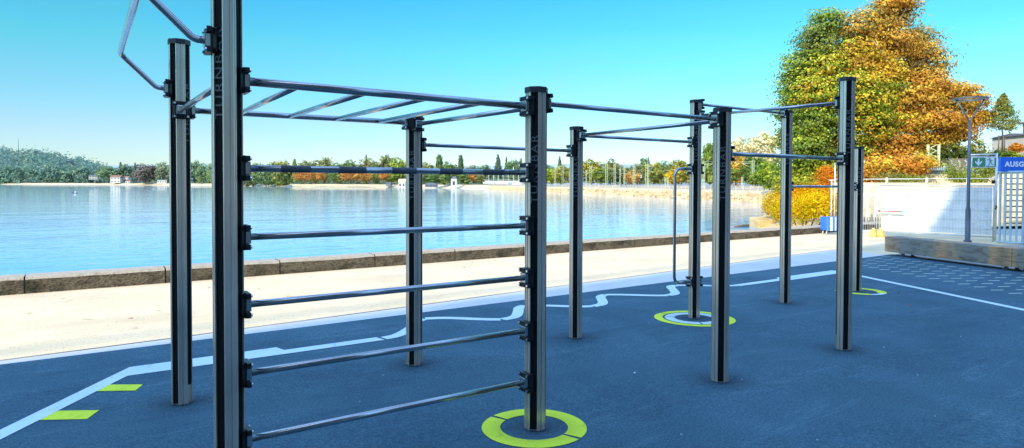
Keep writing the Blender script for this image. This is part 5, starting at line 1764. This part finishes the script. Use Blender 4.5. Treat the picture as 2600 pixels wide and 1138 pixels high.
# railway masts
def cat_mast(name, loc, h, w, label, arm=0.0, group='overhead line masts along the embankment'):
    root = empty(name, loc, HROT)
    tag(root, label, 'mast', group)
    mb = MB().mat(M_mast)
    for s in (-1, 1):
        mb.box((s * w / 2, 0, h / 2), (.07, .10, h))
    n = int(h / .6)
    for k in range(n):
        mb.box((0, 0, .3 + k * .6), (w, .05, .05), Matrix.Rotation(.5 * (1 if k % 2 else -1), 3, 'Y'))
    mb.build('pole', parent=root)
    if arm:
        mb = MB().mat(M_mast)
        mb.tube([(0, 0, h * .88), (arm, 0, h * .90)], .04, seg=6)
        mb.tube([(0, 0, h * .70), (arm * .9, 0, h * .89)], .03, seg=6)
        mb.build('arm', parent=root)
    return root


MASTS = [
    ((129.18, 165.08, 0.85), 7.45, 0.35, 'pale mast left of the lone dark conifer', 2.2),
    ((126.90, 158.19, 0.85), 7.23, 0.45, 'pale mast just right of the lone dark conifer', -2.2),
    ((125.59, 153.04, 0.85), 4.84, 0.25, 'short pale pole left of the short post with three bars', 0.0),
    ((123.41, 142.48, 0.85), 4.88, 0.25, 'thin pale pole right of the short post with three bars', -1.5),
    ((117.81, 134.19, 0.85), 6.00, 0.45, 'pale mast with a white box, in front of the broad olive-yellow dome tree', 1.6),
    ((112.09, 121.17, 0.85), 7.25, 0.45, 'pale lattice mast carrying the left end of the crossbars', 0.0),
    ((112.50, 118.49, 0.85), 6.36, 0.40, 'pale lattice mast carrying the right end of the left crossbars', 0.0),
    ((119.21, 123.63, 0.85), 5.15, 0.25, 'short thin pole just right of the left crossbars', 0.0),
    ((117.35, 120.06, 0.85), 5.05, 0.25, 'thin pole midway between the crossbar masts', -1.6),
    ((103.74, 102.69, 0.85), 7.29, 0.40, 'tallest pale mast with a thin pointed tip', 0.0),
    ((109.00, 103.99, 0.85), 5.90, 0.40, 'pale mast at the right end of the long crossbar', 0.0),
    ((115.25, 109.43, 0.85), 5.69, 0.25, 'thin pole right of the long crossbar', 1.4),
    ((103.65, 93.12, 0.85), 2.23, 0.18, 'very short pale pole, left of a pair', 0.0),
    ((102.57, 91.45, 0.85), 2.21, 0.18, 'very short pale pole, right of a pair', 0.0),
    ((97.24, 78.17, 0.85), 5.18, 0.28, 'pale mast right of the D-shaped handle post, left of a pair', 0.0),
    ((96.07, 76.54, 0.85), 5.10, 0.28, 'pale mast right of the D-shaped handle post, right of a pair', 1.6),
    ((95.18, 67.51, 0.85), 2.05, 0.20, 'slim pale pole below the brown and orange tree', 0.0),
    ((89.79, 61.49, 0.85), 4.66, 0.30, 'pale mast with slanted struts below the taller pale tree', -2.0),
]
for m_ in MASTS: cat_mast('railway_mast', *m_)


def wire(a, b, label, sag=.25):
    mb = MB().mat(M_mast)
    a = Vector(a); b = Vector(b)
    pts = [a.lerp(b, t / 10) - Vector((0, 0, sag * 4 * (t / 10) * (1 - t / 10))) for t in range(11)]
    mb.tube(pts, .022, seg=5)
    o = mb.build('contact_wire')
    tag(o, label, 'wire')


wire((112.03, 121.21, 5.63), (112.54, 118.47, 5.58), 'upper pale crossbar between two lattice masts', sag=0.00)
wire((112.03, 121.21, 4.49), (112.54, 118.47, 4.46), 'lower pale crossbar between two lattice masts', sag=0.00)
wire((103.74, 102.69, 5.87), (109.23, 103.83, 6.00), 'long pale crossbar from the tallest mast', sag=0.00)
wire((128.68, 167.82, 5.83), (112.03, 121.21, 4.70), 'overhead wire left of the crossbar masts', sag=0.15)
wire((112.54, 118.47, 4.56), (103.74, 102.69, 4.06), 'overhead wire between the crossbar masts and the tallest mast', sag=0.15)
wire((109.23, 103.83, 4.51), (96.07, 76.54, 4.99), 'overhead wire right of the tallest mast', sag=0.15)
wire((96.07, 76.54, 5.88), (89.79, 61.49, 5.32), 'overhead wire above the short front post', sag=0.15)

# low fence along the railway
mb = MB().mat(M_fence)
root = empty('railway_fence', tuple(shore_pt(SHORE[9], 7, 0.5)))
tag(root, 'low pale fence running along the top of the railway embankment', 'fence')
seg = [shore_pt(p, 7.2, .68) for p in SHORE[8:]]
pp = MB().mat(M_shorewall); rl = MB().mat(M_shorewall)
for a, b in zip(seg, seg[1:]):
    a = Vector(a) - root.location; b = Vector(b) - root.location
    n = max(2, int((b - a).length / 2.0))
    for k in range(n):
        p = a.lerp(b, k / n)
        pp.box((p.x, p.y, p.z + .28), (.10, .10, .75))
    for z in (.22, .40, .58): rl.tube([a + Vector((0, 0, z)), b + Vector((0, 0, z))], .035, seg=5)
pp.build('posts', parent=root)
rl.build('rails', parent=root)
mb.bm.free()


# moored boats at the far landing
def boat(loc, L_, h, label, rz, mast=True, group='boats moored by the far landing'):
    root = empty('sailing_boat', loc, rz)
    tag(root, label, 'boat', group)
    mb = MB().mat(M_whitepaint)
    top = [(-L_ / 2, -.9), (L_ * .25, -1.0), (L_ / 2, 0), (L_ * .25, 1.0), (-L_ / 2, .9)]
    bot = [(-L_ / 2 + .3, -.5), (L_ * .2, -.5), (L_ / 2 - .9, 0), (L_ * .2, .5), (-L_ / 2 + .3, .5)]
    mb.prism(bot, -.1, .9, top=top)
    mb.build('hull', parent=root)
    mb = MB().mat(M_whitepaint)
    mb.prism([(-L_ * .25, -.6), (L_ * .15, -.6), (L_ * .15, .6), (-L_ * .25, .6)], .9, 1.4, top=[(-L_ * .22, -.45), (L_ * .08, -.45), (L_ * .08, .45), (-L_ * .22, .45)])
    mb.build('cabin', parent=root)
    if mast:
        mb = MB().mat(M_whitepaint)
        mb.tube([(.2, 0, .8), (.2, 0, h)], .10, seg=6)
        mb.tube([(.2, 0, 1.9), (-L_ * .4, 0, 1.9)], .07, seg=6)
        mb.build('mast', parent=root)


boat((172.84, 277.85, 1.73), 6, 7.0, 'white sailing boat, leftmost at the far landing', HROT + 0.0)
boat((170.64, 269.70, 1.53), 7, 8.0, 'white sailing boat, second from left at the far landing', HROT + 0.3)
boat((170.48, 264.99, 1.54), 6, 6.0, 'white sailing boat below the broad dark conifer', HROT + 0.6)
boat((169.18, 258.64, 1.54), 7, 8.0, 'white sailing boat right of the broad dark conifer', HROT + 0.0)
boat((167.97, 252.23, 1.55), 6, 7.0, 'white sailing boat below the slim dark conifer', HROT + 0.3)
boat((166.68, 245.88, 1.56), 7, 8.0, 'white sailing boat left of the front post, second from it', HROT + 0.6)
boat((165.87, 240.40, 1.38), 6, 6.0, 'white sailing boat next to the front post', HROT + 0.0)

# small float on the open lake
mb = MB().mat(M_lamp)
mb.prism([(-.55, -.2), (.3, -.25), (.55, 0), (.3, .25), (-.55, .2)], -.05, .16, top=[(-.6, -.25), (.35, -.3), (.65, 0), (.35, .3), (-.6, .25)])
mb.tube([(-.3, 0, .1), (-.28, 0, .34), (-.24, 0, .45)], .2, seg=8, radii=[.22, .2, .08])
mb.mat(M_whitepaint).box((.12, -.05, .24), (.34, .34, .2), bev=.03)
ro = mb.build('lake_float', loc=(-2.25, 177.07, LAKE))
ro.rotation_euler = (0, 0, HROT + .3)
tag(ro, 'tiny dark and white float alone on the open water at the left', 'float')

# ------------------------------------------------------------------ terrace wall, railing, upper garden at the right
WA = Vector((43.73, 20.12)); WB = Vector((49.62, 11.37))
wd = (WB - WA).normalized(); wn = Vector((-wd.y, wd.x))
if wn.dot(Vector((VIEW.x, VIEW.y))) < 0: wn = -wn


def along(mb, s0, s1, z0, z1, thick, off=0.0):
    a = WA + wd * s0 + wn * off; b = WA + wd * s1 + wn * off
    mb.prism([(a.x, a.y), (b.x, b.y), (b.x + wn.x * thick, b.y + wn.y * thick), (a.x + wn.x * thick, a.y + wn.y * thick)], z0, z1)


rw_ = MB().mat(M_stonewall)
LW = (WB - WA).length
along(rw_, 0, LW, -0.6, 2.25, .5)
o = rw_.build('terrace_wall')
tag(o, 'bright sunlit retaining wall under the dark railing', 'wall')
mb = MB(); a = WA + wn * .4; b = WB + wn * .4
mb.poly([(a.x, a.y, 2.2), (b.x, b.y, 2.2), (b.x + wn.x * 90, b.y + wn.y * 90, 5), (a.x + wn.x * 90, a.y + wn.y * 90, 5)])
o = mb.build('terrace_ground', M_grass); o['kind'] = 'structure'
root = empty('terrace_railing', (WA.x, WA.y, 2.25))
tag(root, 'dark iron railing with pale posts on top of the bright terrace wall', 'railing')
bars = MB().mat(M_rail); k = 0
s = 0.3
while s < LW - .2:
    p = WA + wd * s + wn * .2 - WA
    if k % 22 == 0:
        q = MB().mat(M_stonewall)
        q.box((p.x, p.y, .50), (.14, .14, 1.0)); q.build('post', parent=root)
    else: bars.box((p.x, p.y, .46), (.022, .022, .80))
    s += .115; k += 1
bars.build('bars', parent=root)
rl = MB().mat(M_rail)
for z in (.08, .86):
    a = wd * .3 + wn * .2; b = wd * (LW - .3) + wn * .2
    rl.tube([(a.x, a.y, z), (b.x, b.y, z)], .022, seg=6)
rl.build('rails', parent=root)
# graffiti panel
a = Vector((46.44, 15.66))
gp_ = empty('graffiti_panel', (a.x, a.y, 2.2), math.atan2(wd.y, wd.x))
tag(gp_, 'grey board with white scribbled graffiti beside the railing, left of the lamp pole', 'panel')
mb = MB().mat(M_rail); mb.box((.55, 0, .58), (1.3, .05, .95)); mb.build('board', parent=gp_)
mb = MB().mat(M_conc)
for pts in ([(.05, .95), (.12, .60), (.30, .72), (.22, .40), (.45, .55)], [(.45, .95), (.55, .60), (.42, .30), (.70, .25), (.75, .60)], [(.78, .95), (.95, .75), (.82, .50), (1.05, .35)], [(.15, .25), (.35, .18), (.55, .28)]):
    stroke(mb, pts, .075, -.035)
mb.build('scribble', parent=gp_)
# two-post yellow frame
a = (50.14, 18.24, 2.89)
yf = empty('yellow_frame', a, math.atan2(wd.y, wd.x))
tag(yf, 'pale yellow lattice mast behind the railing, left of the lamp pole', 'mast')
mb = MB().mat(M_mast)
for x in (-.33, .33): mb.box((x, 0, .75), (.17, .12, 1.6))
mb.build('uprights', parent=yf)
mb = MB().mat(M_mast)
for k in range(7): mb.box((0, 0, .1 + k * .22), (.5, .05, .05), Matrix.Rotation(.5 * (1 if k % 2 else -1), 3, 'Y'))
mb.build('lattice', parent=yf)
# young tree with stakes
ya = Vector((59.01, 17.11, 5.29))
yt = empty('young_tree', ya)
tag(yt, 'young staked tree with a small pointed green crown at the right', 'tree')
L = Leaves(77)
for z, w in ((.9, 1.15), (1.35, 1.1), (1.8, .85), (2.25, .6), (2.7, .38), (3.0, .2)):
    L.lobe((rnd.uniform(-.1, .1), 0, z), (w, w, .34), 70, 10, .17, PAL['mid'] + PAL['olive'], .22, 0)
link_mesh('crown', L.mesh('crown'), yt)
mb = MB().mat(M_bark); mb.tube([(0, 0, -1.2), (0, 0, 2.4)], .05, seg=6, radii=[.07, .02]); mb.build('trunk', parent=yt)
for x in (-.42, -.15, .15, .42):
    mb = MB().mat(M_rail); mb.tube([(x, .1 * (1 if abs(x) > .2 else -1), -1.2), (x, .1 * (1 if abs(x) > .2 else -1), .12)], .04, seg=6); mb.build('stake', parent=yt)
mb = MB().mat(M_rail); mb.box((0, 0, .05), (.95, .06, .08)); mb.build('cross_piece', parent=yt)
# pale building on the terrace at the right edge
house('terrace_building', (70.99, 18.72, 3.93), 4.0, 5, 2.0, .3, 'pale building with wooden upper storey at the right edge', cat='building', rz=HROT, roof=M_slate, nwin=0, storeys=0)
hb = empty('wooden_pavilion', (73.65, 19.35, 6.32), HROT)
tag(hb, 'brown slatted roof structure above the pale building at the right edge', 'pavilion')
mb = MB().mat(M_brownbar)
for k in range(14): mb.box((-1.6 + k * .25, -.4, .5), (.10, .12, 1.0))
mb.build('slats', parent=hb)
mb = MB().mat(M_conc); mb.box((0, 0, 1.05), (3.8, 2, .12)); mb.build('roof', parent=hb)

# stone wall and planks behind the bare fence
WX = Vector((26.27, 11.95)); WY = Vector((32.86, 5.73))
wd2 = (WY - WX).normalized(); wn2 = Vector((-wd2.y, wd2.x))
if wn2.dot(Vector((VIEW.x, VIEW.y))) < 0: wn2 = -wn2
mb = MB().mat(M_stonewall)
mb.prism([(WX.x, WX.y), (WY.x, WY.y), (WY.x + wn2.x * .6, WY.y + wn2.y * .6), (WX.x + wn2.x * .6, WX.y + wn2.y * .6)], -.5, 1.62)
o = mb.build('garden_wall')
tag(o, 'rough pale stone wall seen through the bare wire fence', 'wall')
root = empty('pipe_railing', (WX.x, WX.y, 1.62))
tag(root, 'thin pipe railing on short pale posts above the banner fence', 'railing')
mb = MB().mat(M_fence)
Lp = (WY - WX).length
mb.tube([(0, 0, .13), (wd2.x * Lp, wd2.y * Lp, .20)], .02, seg=6)
mb.build('rail', parent=root)
s = .5
while s < Lp:
    q = MB().mat(M_whitepaint); q.box((wd2.x * s, wd2.y * s, .09), (.07, .07, .24)); q.build('post', parent=root)
    s += 1.55
# white planks leaning on the wall
pk = empty('stacked_planks', (25.44, 10.10, -.1), math.atan2(wd2.y, wd2.x))
tag(pk, 'pale boards and posts leaning behind the bare wire fence', 'planks')
mb = MB().mat(M_whitepaint)
for x, h in ((-.35, 1.35), (-.05, 1.5), (.25, 1.2)): mb.box((x, 0, h / 2), (.07, .05, h))
mb.box((-.05, -.05, 1.22), (.85, .04, .12))
mb.build('boards', parent=pk)
mb = MB().mat(M_rail)
for k in range(16): mb.box((-.75 + k * .1, -.3, .18), (.03, .03, .34))
mb.box((0, -.3, .02), (1.7, .06, .06)); mb.build('comb_rack', parent=pk)

# ------------------------------------------------------------------ unseen block added behind the photographer (casts the shade)
c0 = 3.915 - .518 * 22 - 0.06
ab = empty('shade_block', (0, c0, 0), math.atan(.107))
tag(ab, 'long brown block added unseen behind the workout area to cast its shade', 'building')
mb = MB().mat(M_facade)
mb.box((-41, -7, 10.9), (70, 14, 21.8))
mb.build('wall', parent=ab)  # wall, roof and windows belong to the added shade block
mb = MB().mat(M_conc)
mb.box((-41, -7, 21.9), (70, 14, .2)); mb.build('roof', parent=ab)
mb = MB().mat(M_rail)  # roof edge rail, added for a thin shadow line
mb.tube([(-76, .12, 22.75), (-6, .12, 22.75)], .055, seg=8)
for k in range(36): mb.tube([(-75.5 + k * 1.97, -.1, 21.9), (-75.5 + k * 1.97, .12, 22.75)], .02, seg=5)
mb.build('shade_rail', parent=ab)
for fl in range(6):
    for k in range(16):
        mb = MB().mat(M_window)
        mb.box((-73.5 + k * 4.3, .03, 2.0 + fl * 3.5), (1.5, .06, 1.6))
        mb.build('window', parent=ab)

lb = empty('reflection_block', (30, -11.5, 0), 0)  # unseen block added so the post faces reflect something dark
tag(lb, 'long low dark block added unseen behind the workout area to darken the post reflections', 'building')
mb = MB().mat(M_facade)
mb.box((0, -6, 4.8), (54, 12, 9.6)); mb.build('wall', parent=lb)  # wall, roof and windows belong to the added reflection block
mb = MB().mat(M_slate)
mb.box((0, -6, 9.75), (55, 13, .3)); mb.build('roof', parent=lb)
for k in range(12):
    mb = MB().mat(M_window); mb.box((-24.5 + k * 4.45, .03, 5.2), (2.6, .06, 2.0)); mb.build('window', parent=lb)

# ------------------------------------------------------------------ leaves and scraps lying about
def leaf_on(x, y, s, mat, label, cat='leaf', name='fallen_leaf', group='dry leaves fallen on the promenade'):
    mb = MB().mat(mat)
    z = gz(x, y) + .006
    r = rnd.uniform(0, 6.28)
    pts = []
    for k in range(7):
        t = r + k * 2 * math.pi / 7
        q = s * (1.0 if k % 2 else .55)
        pts.append((x + q * math.cos(t), y + q * .6 * math.sin(t), z + rnd.uniform(0, .014)))
    c = mb.bm.verts.new((x, y, z + .004))
    vv = [mb.bm.verts.new(p) for p in pts]
    for k in range(7): mb.face([c, vv[k], vv[(k + 1) % 7]])
    o = mb.build(name)
    tag(o, label, cat, group)


for x, y in [(4.91, 6.28), (-.12, 5.27), (0.2, 5.6), (1.6, 6.8), (3.3, 5.9), (-1.1, 6.3), (6.3, 7.9), (6.5, 8.0), (6.0, 8.05), (9.2, 7.4), (8.1, 8.3), (2.6, 7.6), (-.8, 7.3), (.6, 7.0), (12.6, 7.5), (11.0, 6.6), (5.4, 7.3), (7.2, 6.2)]:
    leaf_on(x, y, rnd.uniform(.018, .04), M_leafdry, 'small dry brown leaf lying on the sunlit promenade')
for x, y in [(8.13, .72), (7.7, .5), (9.1, 1.3)]:
    leaf_on(x, y, .045, M_leafdry, 'dry curled leaf lying on the blue rubber at the right', group='dry leaves on the blue rubber')
for x, y in [(.05, 1.75), (1.02, 1.05), (2.0, .95), (2.12, .72), (2.9, .35), (3.1, .5), (3.65, -.1), (-.6, 2.35), (1.4, 1.55), (4.6, 1.8), (5.6, -.2), (4.9, -.8), (3.0, -1.1), (4.0, -1.3), (5.9, .4), (6.7, -.4), (2.4, -.6), (2.65, 1.15)]:
    leaf_on(x, y, rnd.uniform(.006, .014), M_litter, 'tiny pale scrap lying on the blue rubber', 'scrap', 'paper_scrap', 'tiny pale scraps on the blue rubber')
